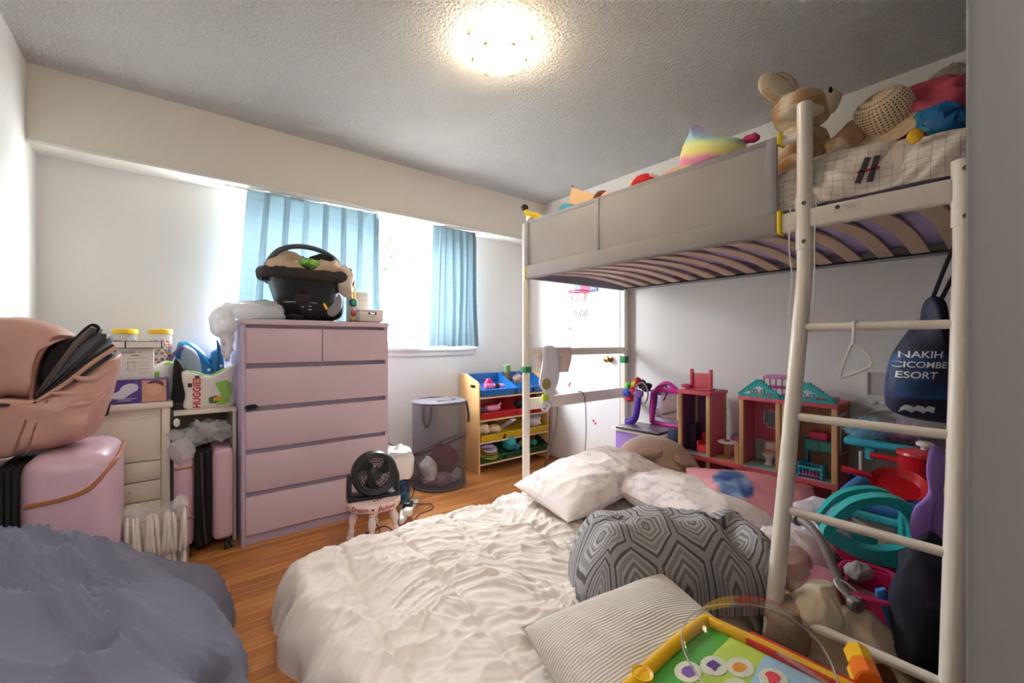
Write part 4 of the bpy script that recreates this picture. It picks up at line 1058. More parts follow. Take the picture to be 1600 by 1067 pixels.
def rail(x0, x1, y0, y1, z0, z1, name='rail', m=M_steel, bev=.008):
    return MB().box(x0, x1, y0, y1, z0, z1, bev, seg=3).build(name, m, lb_)
rail(BX0 - .017, BX0 + .017, BY0, BY1 - .02, 1.503, 1.572, 'side_rail')
rail(BX1 - .017, BX1 + .017, BY0, BY1, 1.503, 1.572, 'side_rail', mat('rail_grey', (168, 170, 174), .45))
rail(BX0, BX1, BY1 - .015, BY1 + .015, 1.503, 1.572, 'end_rail', M_gfab2)
rail(BX0, BX1, BY0 - .015, BY0 + .015, 1.503, 1.572, 'end_rail')
rail(BX0 + .02, BX1 - .02, BY1 - .012, BY1 + .012, 1.005, 1.055, 'end_brace', bev=.004)
rail(BX0 + .02, BX1 - .02, BY1 - .012, BY1 + .012, .660, .735, 'end_brace', bev=.004)
rail(BX1 - .012, BX1 + .012, BY0, BY1, .30, .36, 'wall_brace', bev=.004)
MB().box(BX1 - .04, BX1 - .017, BY0 + .03, BY1 - .03, 1.512, 1.522).build('slat_ledge', M_blk, lb_)
MB().box(BX0 + .017, BX0 + .04, BY0 + .03, BY1 - .03, 1.512, 1.522).build('slat_ledge', M_blk, lb_)
# front guard top tube, end tubes
rr([(BX0, BY1, 1.845), (BX0, .53, 1.845)], .016, 12, 'guard_tube'); rr([(BX1, BY1, 1.845), (BX1, BY0, 1.845)], .016, 12, 'guard_tube'); rr([(BX0, BY1, 1.845), (BX1, BY1, 1.845)], .016, 12, 'guard_tube'); 
# slats, bowed upwards
NS = 15
for k in range(NS):
    y = BY0 + .07 + k * (BY1 - BY0 - .16) / (NS - 1)
    def fs_(u, v, top=0):
        x = BX0 + .02 + (BX1 - BX0 - .04) * u
        return Vector((x, (v - .5) * .062, 1.516 + .035 * math.sin(PI * u)))
    b = MB()
    if k == 0:
        L0 = [fs_(i / 14, 0) for i in range(15)]
        vs = []; 
        for p in L0: vs += [p + Vector((0, 0, 0)), p + Vector((0, .062, 0)), p + Vector((0, .062, .009)), p + Vector((0, 0, .009))]
        f_ = []
        for i in range(14):
            for q in range(4): f_.append((i * 4 + q, i * 4 + (q + 1) % 4, (i + 1) * 4 + (q + 1) % 4, (i + 1) * 4 + q))
        f_ += [(0, 1, 2, 3), (59, 58, 57, 56)]
        sl0 = b.add(vs, f_).build('slat', M_slat, lb_); sl0.location = (0, y, 0); slm = sl0.data
    else:
        o = bpy.data.objects.new('slat', slm); C.objects.link(o); o.parent = lb_; o.location = (0, y, 0)
# fabric guard
GY0 = .60
MB().grid(lambda u, v: Vector((BX0 - .019 - .006 * math.sin(PI * v) * math.sin(PI * u) - .003 * nz((u * 7, v * 2, 0), 1, 4), GY0 + (BY1 - .01 - GY0) * u, 1.58 + .27 * v)), 60, 12).build('guard_panel', M_gfab, lb_)
MB().box(BX0 - .026, BX0 + .022, GY0, BY1 - .02, 1.497, 1.582, .010, seg=3).build('guard_sleeve', M_gfab, lb_)
MB().box(BX0 - .021, BX0 + .018, GY0, BY1 - .01, 1.832, 1.864, .010, seg=3).build('guard_binding', M_gfab2, lb_)
for y in (GY0, BY1 - .05, 1.435):
    w_ = .038 if y != 1.435 else .02
    MB().box(BX0 - .028, BX0 - .012, y, y + w_, 1.575, 1.855, .006, seg=2).build('guard_binding', M_gfab2, lb_)
for y, z0, z1 in ((GY0 - .012, 1.495, 1.585), (GY0 - .012, 1.826, 1.87), (BY1 - .026, 1.495, 1.585)):
    MB().box(BX0 - .029, BX0 + .025, y, y + .014, z0, z1, .006).build('webbing_strap', M_yt, lb_)
# ladder : uprights above, leaning legs below
def upright(y):
    b = MB(); smtube(b, [(BX0, y, 1.60 if y < .3 else 1.95), (BX0, y, 1.50), (BX0, y, 1.40), (BX0 - .012, y, 1.30), (BX0 - .12, y, .88), (BX0 - .24, y, .42), (BX0 - .35, y, .0)], .0245, 6, 16)
    return b.build('ladder_upright', M_steel, lb_)
for y in (.52, .128):
    upright(y)
    cz = (1.43, 1.62)
    MB().tube([(BX0, y, cz[0]), (BX0, y, cz[1])], .0275, 16).build('ladder_bracket', M_steel, lb_)
    for z in (1.455, 1.59): MB().cyl((BX0 - .026, y - .004, z), (BX0 - .031, y - .006, z), .007, n=12).build('bolt', mat('bolt_zinc', (130, 140, 134), .35, metal=1), lb_)
MB().lathe([(.0245, 0), (.022, .006), (.010, .010), (.002, .011)], 14, T(BX0, .52, 1.95)).build('post_cap', M_steel, lb_)
def lx(z): # ladder leg x at height z
    P = [(1.30, -.012), (.88, -.12), (.42, -.24), (0, -.35)]
    for (za, xa), (zb, xb) in zip(P, P[1:]):
        if zb <= z <= za: return BX0 + xa + (xb - xa) * (za - z) / (za - zb)
for z in (1.149, .847, .552, .253):
    rr([(lx(z), .136, z), (lx(z), .515, z)], .0135, 12, 'rung')
MB().box(BX0 - .0185, BX0 - .0172, .36, .43, 1.535, 1.56).build('rail_label', mat('label_pale', (224, 218, 210), .5), lb_)
MB().lathe([(.004, 0), (.007, .0005), (.004, .001)], 12, T(BX0 - .0188, .42, 1.554, ry=-PI / 2)).build('label_mark', M_ink, lb_)
for k in range(3): MB().box(BX0 - .0192, BX0 - .0187, .37, .405 - .005 * k, 1.553 - k * .005, 1.5545 - k * .005).build('label_text', M_inkg, lb_)
MB().box(BX0 - .026, BX0 + .026, BY1 - .026, BY1 + .026, .90, .94, .004).build('tape_band', mat('green_tape', (40, 130, 70), .6), lb_)
MB().box(BX1 - .024, BX1 + .024, BY1 - .024, BY1 + .024, .93, .985, .004).build('tape_band', mat('green_tape', (40, 130, 70)), lb_)

# upper mattress and duvet
M_lav = mat('lavender_quilt', (196, 182, 222), .85, (174, 158, 206), 8, bump=.3, bs=60)
um = thing('upper_mattress', 'lavender covered mattress on the loft bed slats', 'mattress', (0, 0, 0))
b = MB(); b.grid(lambda u, v: Vector((BX0 + .03 + (BX1 - BX0 - .06) * u, BY0 + .03 + (BY1 - BY0 - .06) * v, 1.562 + .012 * abs(math.sin(v * 40)) * 0 + .010 * (crease(u * 1.0, v * 1.9, 4, 7) - .5))), 60, 110); b.build('cover_underside', M_lav, um, 80)
MB().box(BX0 + .03, BX1 - .03, BY0 + .03, BY1 - .03, 1.568, 1.68, .03, seg=3).build('mattress_body', M_lav, um)
def grid_mat():
    m = bpy.data.materials.new('grid_duvet'); t = NT(m); x, y, z = t.sep(t.uv())
    def ln_(a): 
        f = t.m('FRACT', t.m('MULTIPLY', a, 1 / .032)); return t.m('GREATER_THAN', t.m('ABSOLUTE', t.m('SUBTRACT', f, .5)), .46)
    l = t.m('MAXIMUM', ln_(x), ln_(y))
    t.put(t.b.inputs['Base Color'], t.mix(t.m('MULTIPLY', l, .5), lin((226, 216, 206)), lin((120, 116, 124)))); t.b.inputs['Roughness'].default_value = .9
    t.bump(t.noise(t.obj(), 300, 2).outputs[0], .1, .002); return m
M_grid = grid_mat()
ud = thing('upper_duvet', 'white duvet with a thin grey grid print on the loft bed', 'duvet', (0, 0, 0))
b = MB(); slab(b, BX0 + .025, BX1 - .03, BY0 + .02, BY1 - .05, .125, .08, .10, 50, 90, lambda p, s: Vector((0, 0, ((crease(p.x, p.y, 3, 4.5) - .4) * .05 + .03 * nz((p.x, p.y, 0), 3, 2)) * s + .115 * s * min(1, max(0, (p.y - .72) / .16)))), 1.625)
b.build('duvet_cover', M_grid, ud, 80)
# part pulled over the front rail
b = MB()
def drape(u, v):
    y = .62 - .52 * u; k = v
    x = BX0 + .10 - .085 * math.sin(k * PI / 2) - .010 + .020 * (flow(y * 1.2 + k * .25, k * .5 - y * .3, 9, 6, 3, .3) - .45) 
    z = 1.765 + .02 * math.sin(u * 5) * (1 - k) - (.20 - .02 * math.sin(u * 9) + .04 * u) * k ** 1.3
    return Vector((x - .03 * math.sin(PI * k) * (.5 + .5 * math.sin(u * 14 + k * 4)), y, max(z, 1.585)))
b.grid(drape, 70, 26); 
for i, (q, w_) in enumerate(b.uv): b.uv[i] = (q * .55, w_ * .35)
b.build('duvet_fold', M_grid, ud, 80)
for k, (y, z, a) in enumerate(((.352, 1.655, .35), (.325, 1.652, .25), (.338, 1.652, PI / 2))):
    bb_ = MB(); bb_.box(-.003, .003, -.008 if k < 2 else -.004, .008 if k < 2 else .004, -.04 if k < 2 else -.028, .04 if k < 2 else .028, .001, T(BX0 - .024, y, z, rx=a)); bb_.build('printed_stroke', mat('print_charcoal', (62, 60, 66), .8) if k < 2 else mat('print_red', (190, 40, 50), .8), ud)
cloth('teal_cloth_corner', 'small teal cloth corner poking out above the rail by the ladder', (1.80, .495, 1.592), (.02, .035, .022), 91, mat('teal_cotton', (50, 160, 150), .8), .3, 14, cat='cloth', n=24, mm=16)

# ------------------------------------------------------------------ plush bunny
M_fur = bpy.data.materials.new('bunny_fur'); t_ = NT(M_fur); o_ = t_.obj(); nn_ = t_.noise(o_, 9, 3)
t_.put(t_.b.inputs['Base Color'], t_.ramp(nn_.outputs[0], [(.38, lin((176, 128, 78))), (.52, lin((206, 168, 122))), (.62, lin((232, 216, 190)))])); t_.b.inputs['Roughness'].default_value = 1; t_.b.inputs['Sheen Weight'].default_value = .4
t_.bump(t_.noise(o_, 220, 3).outputs[0], .7, .006)
M_furw = mat('bunny_cream', (236, 222, 198), 1, (222, 204, 178), 20, bump=.6, bs=220, sheen=.4)
by_ = thing('plush_bunny', 'brown and cream plush rabbit sitting at the top of the ladder', 'soft toy', (2.03, .61, 1.75), math.radians(-38.9))
fuzz = lambda a, s_: (lambda p, d: d * (a * nz(p, s_, 3)))
MB().ell((0, 0, .12), (.105, .09, .125), 30, 20, disp=fuzz(.014, 26)).build('body', M_fur, by_)
MB().ell((.0, 0, .30), (.108, .095, .085), 30, 20, disp=fuzz(.008, 30)).build('head', M_fur, by_)
MB().ell((.068, -.035, .315), (.055, .065, .05), 24, 16, disp=fuzz(.005, 30)).build('muzzle', M_furw, by_)
MB().ell((-.035, -.055, .268), (.085, .05, .030), 24, 16, T(0, 0, 0), disp=fuzz(.005, 30)).build('cheek', M_furw, by_)
MB().ell((.05, -.096, .335), (.008, .006, .013), 12, 8).build('eye', mat('eye_black', (18, 14, 12), .1), by_)
MB().ell((.112, -.06, .335), (.010, .010, .008), 10, 8).build('nose', mat('nose_pink', (206, 130, 124), .5), by_)
def ear(M_):
    e = MB().puff([(-.030, -.01), (.030, -.01), (.055, .05), (.058, .11), (.03, .16), (-.01, .165), (-.045, .13), (-.05, .06)], .04, M_, 6, 3); eo = e.build('ear', M_fur, by_)
    MB().puff([(-.018, .01), (.018, .01), (.036, .06), (.038, .11), (.015, .145), (-.012, .145), (-.03, .115), (-.032, .06)], .022, M_ @ T(0, -.014, 0), 4, 3).build('inner_ear', M_furw, eo)
ear(T(-.035, .0, .345, ry=-.95)); ear(T(.0, .05, .36, ry=-.35, rx=-.2))
MB().tube(smooth_poly([(.05, -.05, .10), (.10, -.07, .11), (.15, -.06, .16), (.185, -.05, .215), (.195, -.045, .235)], 4, False), [.05, .054, .056, .056, .055, .054, .052, .05, .048, .045, .042, .038, .034, .03, .026, .02, .012], 14).build('arm', M_fur, by_)
MB().ell((.178, -.095, .165), (.014, .008, .028), 14, 10, T(0, 0, 0)).build('paw_pad', mat('pad_pink', (206, 130, 136), .8), by_)
MB().ell((-.06, -.05, .05), (.065, .07, .05), 18, 12, disp=fuzz(.006, 30)).build('leg', M_fur, by_)
MB().ell((.08, -.04, .05), (.07, .07, .05), 18, 12, disp=fuzz(.006, 30)).build('leg', M_fur, by_)
# rainbow plush
M_rb = bpy.data.materials.new('rainbow_plush'); t_ = NT(M_rb); x_, y_, z_ = t_.sep(t_.obj())
f_ = t_.m('ADD', t_.m('MULTIPLY', z_, 4.2), t_.m('MULTIPLY', y_, -1.2)); f_ = t_.m('ADD', f_, t_.m('MULTIPLY', t_.noise(t_.obj(), 7, 2).outputs[0], .25))
t_.put(t_.b.inputs['Base Color'], t_.ramp(f_, [(.05, lin((232, 130, 186))), (.24, lin((236, 150, 190))), (.33, lin((240, 226, 130))), (.48, lin((226, 232, 160))), (.60, lin((150, 206, 216))), (.75, lin((150, 160, 216))), (.9, lin((160, 120, 190)))])); t_.b.inputs['Roughness'].default_value = .95; t_.b.inputs['Sheen Weight'].default_value = .5
rb = thing('rainbow_plush', 'rainbow striped round plush toy above the fabric guard', 'soft toy', (1.98, .925, 1.905))
MB().puff([(-.0, .0), (.15, .01), (.165, .06), (.14, .125), (.105, .165), (.085, .20), (.06, .185), (.03, .16), (-.06, .10), (-.13, .075), (-.13, .03)], .20, T(rz=PI / 2 - .1, y=.02, sc=(1, 1, 1.2)), 7, 2.4, k=5).build('body', M_rb, rb)
lump(MB(), (.0, -.145, .085), (.02, .035, .018), 93, .5, 20, 20, 14).build('tail_bow', mat('plush_magenta', (190, 50, 110), .8), rb)
# straw hat
M_straw = bpy.data.materials.new('straw_lace'); t_ = NT(M_straw); v_ = t_.new('ShaderNodeTexVoronoi'); t_.put(v_.inputs['Vector'], t_.uv()); v_.inputs['Scale'].default_value = 1.0; v_.inputs['Randomness'].default_value = .15
d_ = t_.m('LESS_THAN', v_.outputs['Distance'], .25)
t_.put(t_.b.inputs['Base Color'], t_.mix(d_, lin((236, 212, 180)), lin((92, 70, 50)))); t_.b.inputs['Roughness'].default_value = .9
t_.bump(v_.outputs['Distance'], .4, .006)
M_straw2 = mat('straw_brim', (232, 206, 174), .9, (214, 184, 150), 60, bump=.5, bs=160)
ht = thing('straw_hat', 'cream woven sun hat resting on the loft bed duvet', 'hat', (2.17, .36, 1.955), 0)
ht.rotation_euler = (.28, -.75, math.radians(-38.9))
hb = MB(); hb.lathe([(.092, 0), (.094, .03), (.09, .07), (.075, .098), (.045, .113), (.004, .118)], 40)
hb.uv = [(math.atan2(p.y, p.x) * 6.5, p.z * 95) for p in hb.v]; hb.build('crown', M_straw, ht)
MB().lathe([(.09, .0), (.092, .006), (.13, .0), (.168, -.008), (.168, -.012), (.13, -.005), (.09, -.004)], 44, cap=False, disp=lambda p, t: (0, 0, .008 * math.sin(t * 3))).build('brim', M_straw2, ht)
# pink cloth, blue purse, fluffy cushion
M_pinkc = mat('rose_fleece', (206, 92, 112), .9, (188, 76, 98), 8)
cloth('pink_blanket', 'rose pink blanket bunched beside the sun hat', (2.25, .245, 1.93), (.15, .16, .15), 101, M_pinkc, .5, 6, cat='blanket')
bpu = thing('blue_frill_hat', 'bright blue fabric cap lying on the pink blanket', 'cap', (2.05, .20, 1.845)); bpu.rotation_euler = (1.15, 0, -.68)
MB().lathe([(.07, .0), (.066, .02), (.05, .045), (.02, .055), (.002, .056)], 32, disp=lambda p, t: (0, 0, .005 * math.sin(t * 8))).build('cap_crown', mat('azure_satin', (28, 120, 186), .35, (20, 96, 160), 20), bpu)
MB().lathe([(.085, -.006), (.07, .004), (.062, .0)], 48, cap=False, disp=lambda p, t: (0, 0, .006 * math.sin(t * 9))).build('cap_frill', mat('azure_light', (60, 160, 206), .35), bpu)
fz = thing('fluffy_cushion', 'grey fluffy cushion at the near end of the loft bed', 'cushion', (2.52, .21, 1.99)); 
lump(MB(), (0, 0, 0), (.11, .15, .25), 103, .12, 9, 40, 28).build('cushion_core', mat('fluff_grey', (186, 178, 166), 1, (160, 150, 138), 30), fz)
hr = MB(); rnd = random.Random(5)
for k in range(2600):
    d = Vector((rnd.gauss(0, 1), rnd.gauss(0, 1), rnd.gauss(0, 1))).normalized()
    p = Vector((d.x * .105, d.y * .145, d.z * .245)); q = p + d * .03 + Vector((rnd.uniform(-.02, .02), rnd.uniform(-.02, .02), -.012))
    s_ = d.orthogonal().normalized() * .0016; hr.add([p - s_, p + s_, q], [(0, 1, 2)])
o = hr.build('fluff', mat('fluff_tip', (206, 198, 186), 1, (176, 166, 152), 40), fz); o['kind'] = 'stuff'
cloth('yellow_cloth', 'yellow cloth tip under the blue cap', (1.79, .235, 1.735), (.014, .02, .022), 105, mat('mustard', (226, 180, 40), .8), .3, 14, cat='cloth', n=22, mm=14)
# toys at the far end of the loft bed
yg = thing('giraffe_toy', 'yellow toy with a dark head hooked on the far bed post', 'soft toy', (1.79, 2.03, 1.87))
MB().tube([(.06, -.05, 0), (.02, -.02, .03), (-.01, .02, .05), (-.015, .03, .075)], [.03, .026, .018, .014], 12).build('body', mat('giraffe_yellow', (232, 196, 60), .8), yg)
MB().ell((-.02, .035, .09), (.024, .026, .022), 14, 10).build('head', mat('giraffe_dark', (52, 40, 36), .8), yg)
MB().ell((.0, .01, .02), (.022, .025, .016), 12, 8).build('belly', M_pack, yg)
bt = thing('blue_plush', 'turquoise plush toy beyond the far end of the guard', 'soft toy', (1.95, 1.86, 1.865))
MB().ell((0, 0, .05), (.06, .075, .055), 20, 14, disp=fuzz(.006, 20)).build('body', mat('plush_turq', (90, 176, 196), .9, (70, 156, 182), 10, bump=.3), bt)
tp = thing('toy_tent', 'tan pointed toy tent behind the turquoise plush', 'toy', (2.05, 1.72, 1.925))
MB().add([(-.08, -.16, 0), (.08, -.16, 0), (.08, .16, 0), (-.08, .16, 0), (-.06, .14, .16), (.06, .14, .16)], [(0, 1, 2, 3), (0, 4, 5, 1), (1, 5, 2), (0, 3, 4), (3, 2, 5, 4)]).build('tent_cloth', mat('tent_tan', (224, 180, 130), .8), tp)
MB().tube([(-.07, .155, 0), (-.055, .135, .17)], .004, 6).build('tent_pole', mat('pole_brown', (110, 70, 40), .6), tp)
bd = thing('brown_bear_head', 'small brown plush head peeking over the guard', 'soft toy', (1.92, 1.56, 1.875))
MB().ell((0, 0, .04), (.05, .055, .048), 18, 12, disp=fuzz(.004, 30)).build('head', mat('plush_brown', (116, 60, 36), .9), bd)
MB().ell((-.01, -.06, .025), (.05, .05, .04), 18, 12).build('body', mat('plush_cream', (222, 188, 160), .9), bd)
sh_ = thing('santa_hat', 'red festive hat with white trim behind the guard', 'hat', (1.92, 1.28, 1.905))
MB().puff([(-.06, 0), (.06, 0), (.07, .03), (.03, .06), (-.03, .06), (-.07, .03)], .1, T(rz=PI / 2), 6, 2.5).build('hat_body', mat('santa_red', (206, 30, 36), .8), sh_)
MB().ell((0, .075, .035), (.022, .022, .022), 14, 10).build('pompom', mat('santa_white', (240, 226, 216), .95), sh_)
MB().tube([(-.03, -.05, .04), (.0, -.075, .03), (.03, -.06, .02)], .012, 8).build('trim', mat('santa_white', (240, 226, 216)), sh_)
cloth('tan_plush_back', 'tan plush just above the middle of the guard', (1.93, 1.10, 1.905), (.05, .10, .045), 107, mat('plush_tan', (222, 184, 156), .9), .25, 8, cat='soft toy', n=28, mm=18)
cloth('tan_plush_arm', 'long tan plush near the rainbow toy', (1.96, 1.26 - .28, 1.80), (.05, .06, .03), 108, mat('plush_tan', (222, 184, 156)), .25, 8, cat='soft toy', n=24, mm=16) if False else None

# ------------------------------------------------------------------ things hanging on the bed
hg = thing('clothes_hanger', 'small white plastic hanger hooked on the top rung', 'hanger', (lx(1.149), .365, 1.149))
h_ = MB(); smtube(h_, [(.016, 0, -.004), (.012, 0, .016), (0, 0, .019), (-.016, 0, .012), (-.018, 0, -.01), (-.016, .002, -.06)], .0045, 5, 8); h_.build('hook', M_pack, hg)
h_ = MB(); smtube(h_, [(-.016, .002, -.058), (-.014, -.03, -.085), (-.012, -.042, -.12), (-.012, -.02, -.14), (-.014, .03, -.165), (-.015, .035, -.155), (-.016, .02, -.10), (-.016, .012, -.075)], .0045, 5, 8, True); h_.build('hanger_frame', M_pack, hg)
for s_, y in ((0, .556), (1, .478)):
    c_ = MB(); smtube(c_, [(BX0 - .028, y, 1.585), (BX0 - .032, y + .004, 1.45), (BX0 - .03, y - .004 + .008 * s_, 1.33), (BX0 - .033, y + .006, 1.22), (BX0 - .03, y + .002, 1.14 + .08 * s_)], .0022, 6, 5)
    tag(c_.build('hanging_string', mat('cord_white', (240, 240, 238), .6)), ('white cord hanging left of the ladder upright', 'white cord hanging right of the ladder upright')[s_], 'cord', 'cords on the ladder')
M_navy = bpy.data.materials.new('navy_print_bag'); t_ = NT(M_navy); n_ = t_.noise(t_.obj(), 8, 3)
x_, y_, z_ = t_.sep(t_.obj()); bandf = t_.m('MULTIPLY', t_.m('GREATER_THAN', z_, -.20), t_.m('LESS_THAN', z_, -.06))
t_.put(t_.b.inputs['Base Color'], t_.mix(bandf, lin((26, 34, 66)), t_.ramp(n_.outputs[0], [(.4, lin((26, 36, 72))), (.56, lin((28, 70, 132)))]))); t_.b.inputs['Roughness'].default_value = .6
bag = thing('drawstring_bag', 'navy drawstring bag with white lettering hanging behind the ladder', 'bag', (1.92, .205, 1.12), math.radians(-62))
BO = [(-.02, .12), (-.03, .06), (-.085, -.02), (-.115, -.10), (-.125, -.20), (-.11, -.25), (-.04, -.275), (.06, -.28), (.13, -.25), (.14, -.12), (.10, -.02), (.03, .06), (.02, .12)]
bm_ = MB().puff(BO, .15, None, 9, 3, k=6, disp=lambda q: (0, .012 * math.sin(q.x * 90) * max(0, min(1, (q.z + .06) * 9)), 0)); bm_.build('bag_body', M_navy, bag)
bag_bvh = BVHTree.FromPolygons([tuple(v) for v in bm_.v], bm_.f)
def bagf(x, z):
    h = bag_bvh.ray_cast(Vector((x, -1, z)), Vector((0, 1, 0)))[0]
    return h.y - .001 if h else -.02
M_lett = mat('lettering_white', (232, 236, 242), .5)
for body, x, z, sz in (('NAKIH', -.058, -.062, .030), ('CICOMBE', -.060, -.094, .0268), ('ESORT', -.070, -.127, .030)):
    tx = MB(); tx.text(body, sz, None, fn=lambda v: (x + v.x, 0, z + v.y), thick=0, bold=.0004, shear=.12)
    tx.v = [Vector((p.x, bagf(p.x, p.z) - .0022, p.z)) for p in tx.v]; tx.build('lettering', M_lett, bag)
for k in range(3):
    x = -.100 + k * .026
    decal(bag, 'emblem_wave', M_lett, [(x, -.232), (x + .010, -.222), (x + .026, -.226), (x + .026, -.246), (x + .010, -.240), (x, -.250)], lambda a, b: bagf(a, b) - .001)
cd = MB(); smtube(cd, [(-.01, 0, .10), (.02, .0, .2), (.06, .0, .32), (.10, .01, .42)], .006, 5, 8); cd.build('drawstring', mat('navy_cord', (22, 28, 56), .6), bag)
cd = MB(); smtube(cd, [(.01, 0, .10), (.05, .0, .2), (.09, .0, .32), (.11, .01, .42)], .006, 5, 8); cd.build('drawstring', mat('navy_cord', (22, 28, 56)), bag)
# baby clothes on the end brace
bc_ = MB()
def hang(cx, w_, zt, l1, l2, seed, thick=.018):
    def fn(u, v):
        a = (v - .5) * 2; s_ = 1 if a > 0 else -1
        L = l1 if a < 0 else l2
        d = abs(a) * L
        x = cx + (u - .5) * w_ * (1 + .15 * math.sin(d * 14 + seed))
        yy = s_ * (thick + .012 * math.sin(u * 13 + seed + d * 9) * min(1, d * 9)) if abs(a) > .04 else s_ * thick * abs(a) / .04
        return Vector((x, BY1 + yy, zt + .004 - max(0, d - .02)))
    return MB().grid(fn, 26, 40)
tag(hang(2.02, .26, 1.056, .19, .16, 1.0).build('pink_babygrow', mat('babygrow_pink', (226, 206, 200), .9, (214, 192, 186), 20), None, 70), 'pale pink baby garment draped over the bed end brace', 'clothes')
bi = thing('baby_bib', 'white baby bib with a lime teether hanging on the bed end', 'bib', (1.905, 2.012, 1.06))
MB().puff([(-.055, -.01), (-.03, .01), (.03, .012), (.075, -.02), (.095, -.12), (.085, -.22), (.04, -.30), (.03, -.36), (-.01, -.40), (-.045, -.38), (-.03, -.31), (-.075, -.26), (-.085, -.22), (-.06, -.12)], .03, T(.02, -.012, 0), 5, 6, k=4).build('bib_cloth', mat('bib_white', (226, 224, 234), .9, (214, 212, 226), 14), bi)
MB().lathe([(.002, 0), (.036, .001), (.036, .006), (.002, .007)], 24, T(-.02, -.028, -.235, rx=PI / 2)).build('badge', mat('badge_print', (176, 140, 90), .6, (120, 130, 80), 60), bi)
MB().box(-.055, -.005, -.04, -.018, -.345, -.30, .006).build('teether_block', mat('lime_plastic', (190, 214, 60), .4), bi)
te = MB(); te.tube([(-.03 + .035 * math.cos(a * PI / 10), -.03, -.375 + .03 * math.sin(a * PI / 10)) for a in range(20)], .008, 8, True); te.build('teether_ring', mat('teether_white', (214, 222, 226), .4), bi)
# ------------------------------------------------------------------ grey draped bed at the left
M_gsheet = mat('grey_blue_linen', (114, 115, 133), .85, (102, 102, 118), 6, bump=.25, bs=420)
gb = thing('draped_bed', 'low bed draped with a rumpled grey blue linen sheet', 'bed', (0, 0, 0))
MB().box(-.52, .0, .62, 1.90, .0, .30, .03).build('bed_base', mat('bed_base_dark', (70, 66, 66), .8), gb)
def gdisp(p, s):
    top = s ** 2
    z = .085 * (flow(p.x * .9, p.y, 4.0, 5, 3, .35) - .45) * top + .036 * (flow(p.x, p.y, 9, 8, 3.5) - .45) * top + .007 * (flow(p.x, p.y, 24, 3, 2.5) - .4) * top + .04 * nz((p.x, p.y, 0), 2.2, 5) * top
    f = min(1, max(0, (p.x + .42) / .48)); z -= p.z * .40 * f * f * (3 - 2 * f)
    e = 1 - s * .8
    per = p.y + p.x * .8
    o = (.055 * math.sin(per * 17 + 2.5 * nz((per, p.z, 0), 3, 2)) + .05 * (ridge(per, p.z * .3, 0, 6, 3, 3) - .5)) * e + .07 * (1 - s)
    o += .012 * (flow(per, p.z, 14, 4, 3) - .4) * e
    dx = min(1, max(0, (p.x + .15) / .12)); dy = min(1, max(0, (p.y - 1.8) / .12))
    return Vector((o * dx, o * dy, z))
b = MB(); slab(b, -.532, .06, .45, 1.99, .60, .15, .12, 90, 190, gdisp, 0.0, nb=30)
b.build('linen_sheet', M_gsheet, gb, 80)
# loose corner of the sheet trailing at the foot
def tail(u, v):
    x = -.06 + .17 * u; y = 1.76 + .26 * v
    z = .30 - .05 * u - .12 * u * u + .02 * math.sin(v * 9 + u * 3) + .015 * (crease(u, v, 7, 3) - .4)
    return Vector((x + .02 * math.sin(v * 7), y, z))
MB().grid(tail, 24, 30).build('sheet_corner', mat('taupe_linen', (112, 104, 104), .9, (96, 88, 88), 8, bump=.25, bs=420), gb, 80)
# ------------------------------------------------------------------ floor mattress with white duvet
M_duv = mat('white_duvet', (216, 206, 199), .85, (210, 199, 191), 4, bump=.12, bs=500)
fd = thing('floor_mattress', 'mattress on the floor under a rumpled white quilted duvet', 'mattress', (0, 0, 0))
MB().box(.42, 2.36, .66, 1.94, .0, .12, .04, seg=3).build('mattress_core', mat('mattress_white', (224, 220, 214), .9), fd)
def ddisp(p, s):
    w_ = nvec(Vector((p.x * 3, p.y * 3, 1.5))) * .07; xx = p.x + w_.x; yy = p.y + w_.y
    a = (ridge(xx * .55 + yy * .9, yy * .25 - xx * .5, 0, 5.5, 4, 5) - .2) * .016 + (ridge(xx * .9 - yy * .3, yy * 1.0, 0, 6.5, 9, 6) - .2) * .012 + (ridge(xx, yy, 0, 15, 6, 4) - .3) * .004 + .022 * nz((p.x, p.y, 0), 3.0, 8) + .012 * (flow(p.x, p.y, 11, 2, 4) - .35) + .006 * (flow(p.x, p.y, 24, 6, 3) - .4)
    # quilting seams
    q = 0
    for c0 in (.52, .79, 1.06, 1.33, 1.60, 1.87):
        d = p.x - c0 - .085 * (p.y - 1.4) - .012 * math.sin(p.y * 5 + c0 * 9)
        q -= .012 * math.exp(-(d / .010) ** 2) + .008 * math.exp(-(d / .05) ** 2)
        q += .005 * math.exp(-(d / .04) ** 2) * math.sin(p.y * 60 + 3 * math.sin(p.y * 17))
    e = 1 - s
    per = p.x + p.y * 1.1
    o = (.020 * math.sin(per * 19) + .03 * (ridge(per, p.z * .5, 0, 5, 6, 3) - .5)) * e
    dx = -1 if p.x < .5 else 0; dy = 1 if p.y > 1.9 else 0
    return Vector((o * dx, o * dy, (a + q) * min(1, s * 1.3)))
b = MB(); slab(b, .30, 2.42, .56, 2.02, .205, .11, .20, 320, 240, ddisp, 0.0, nb=14)
b.build('duvet', M_duv, fd, 80)

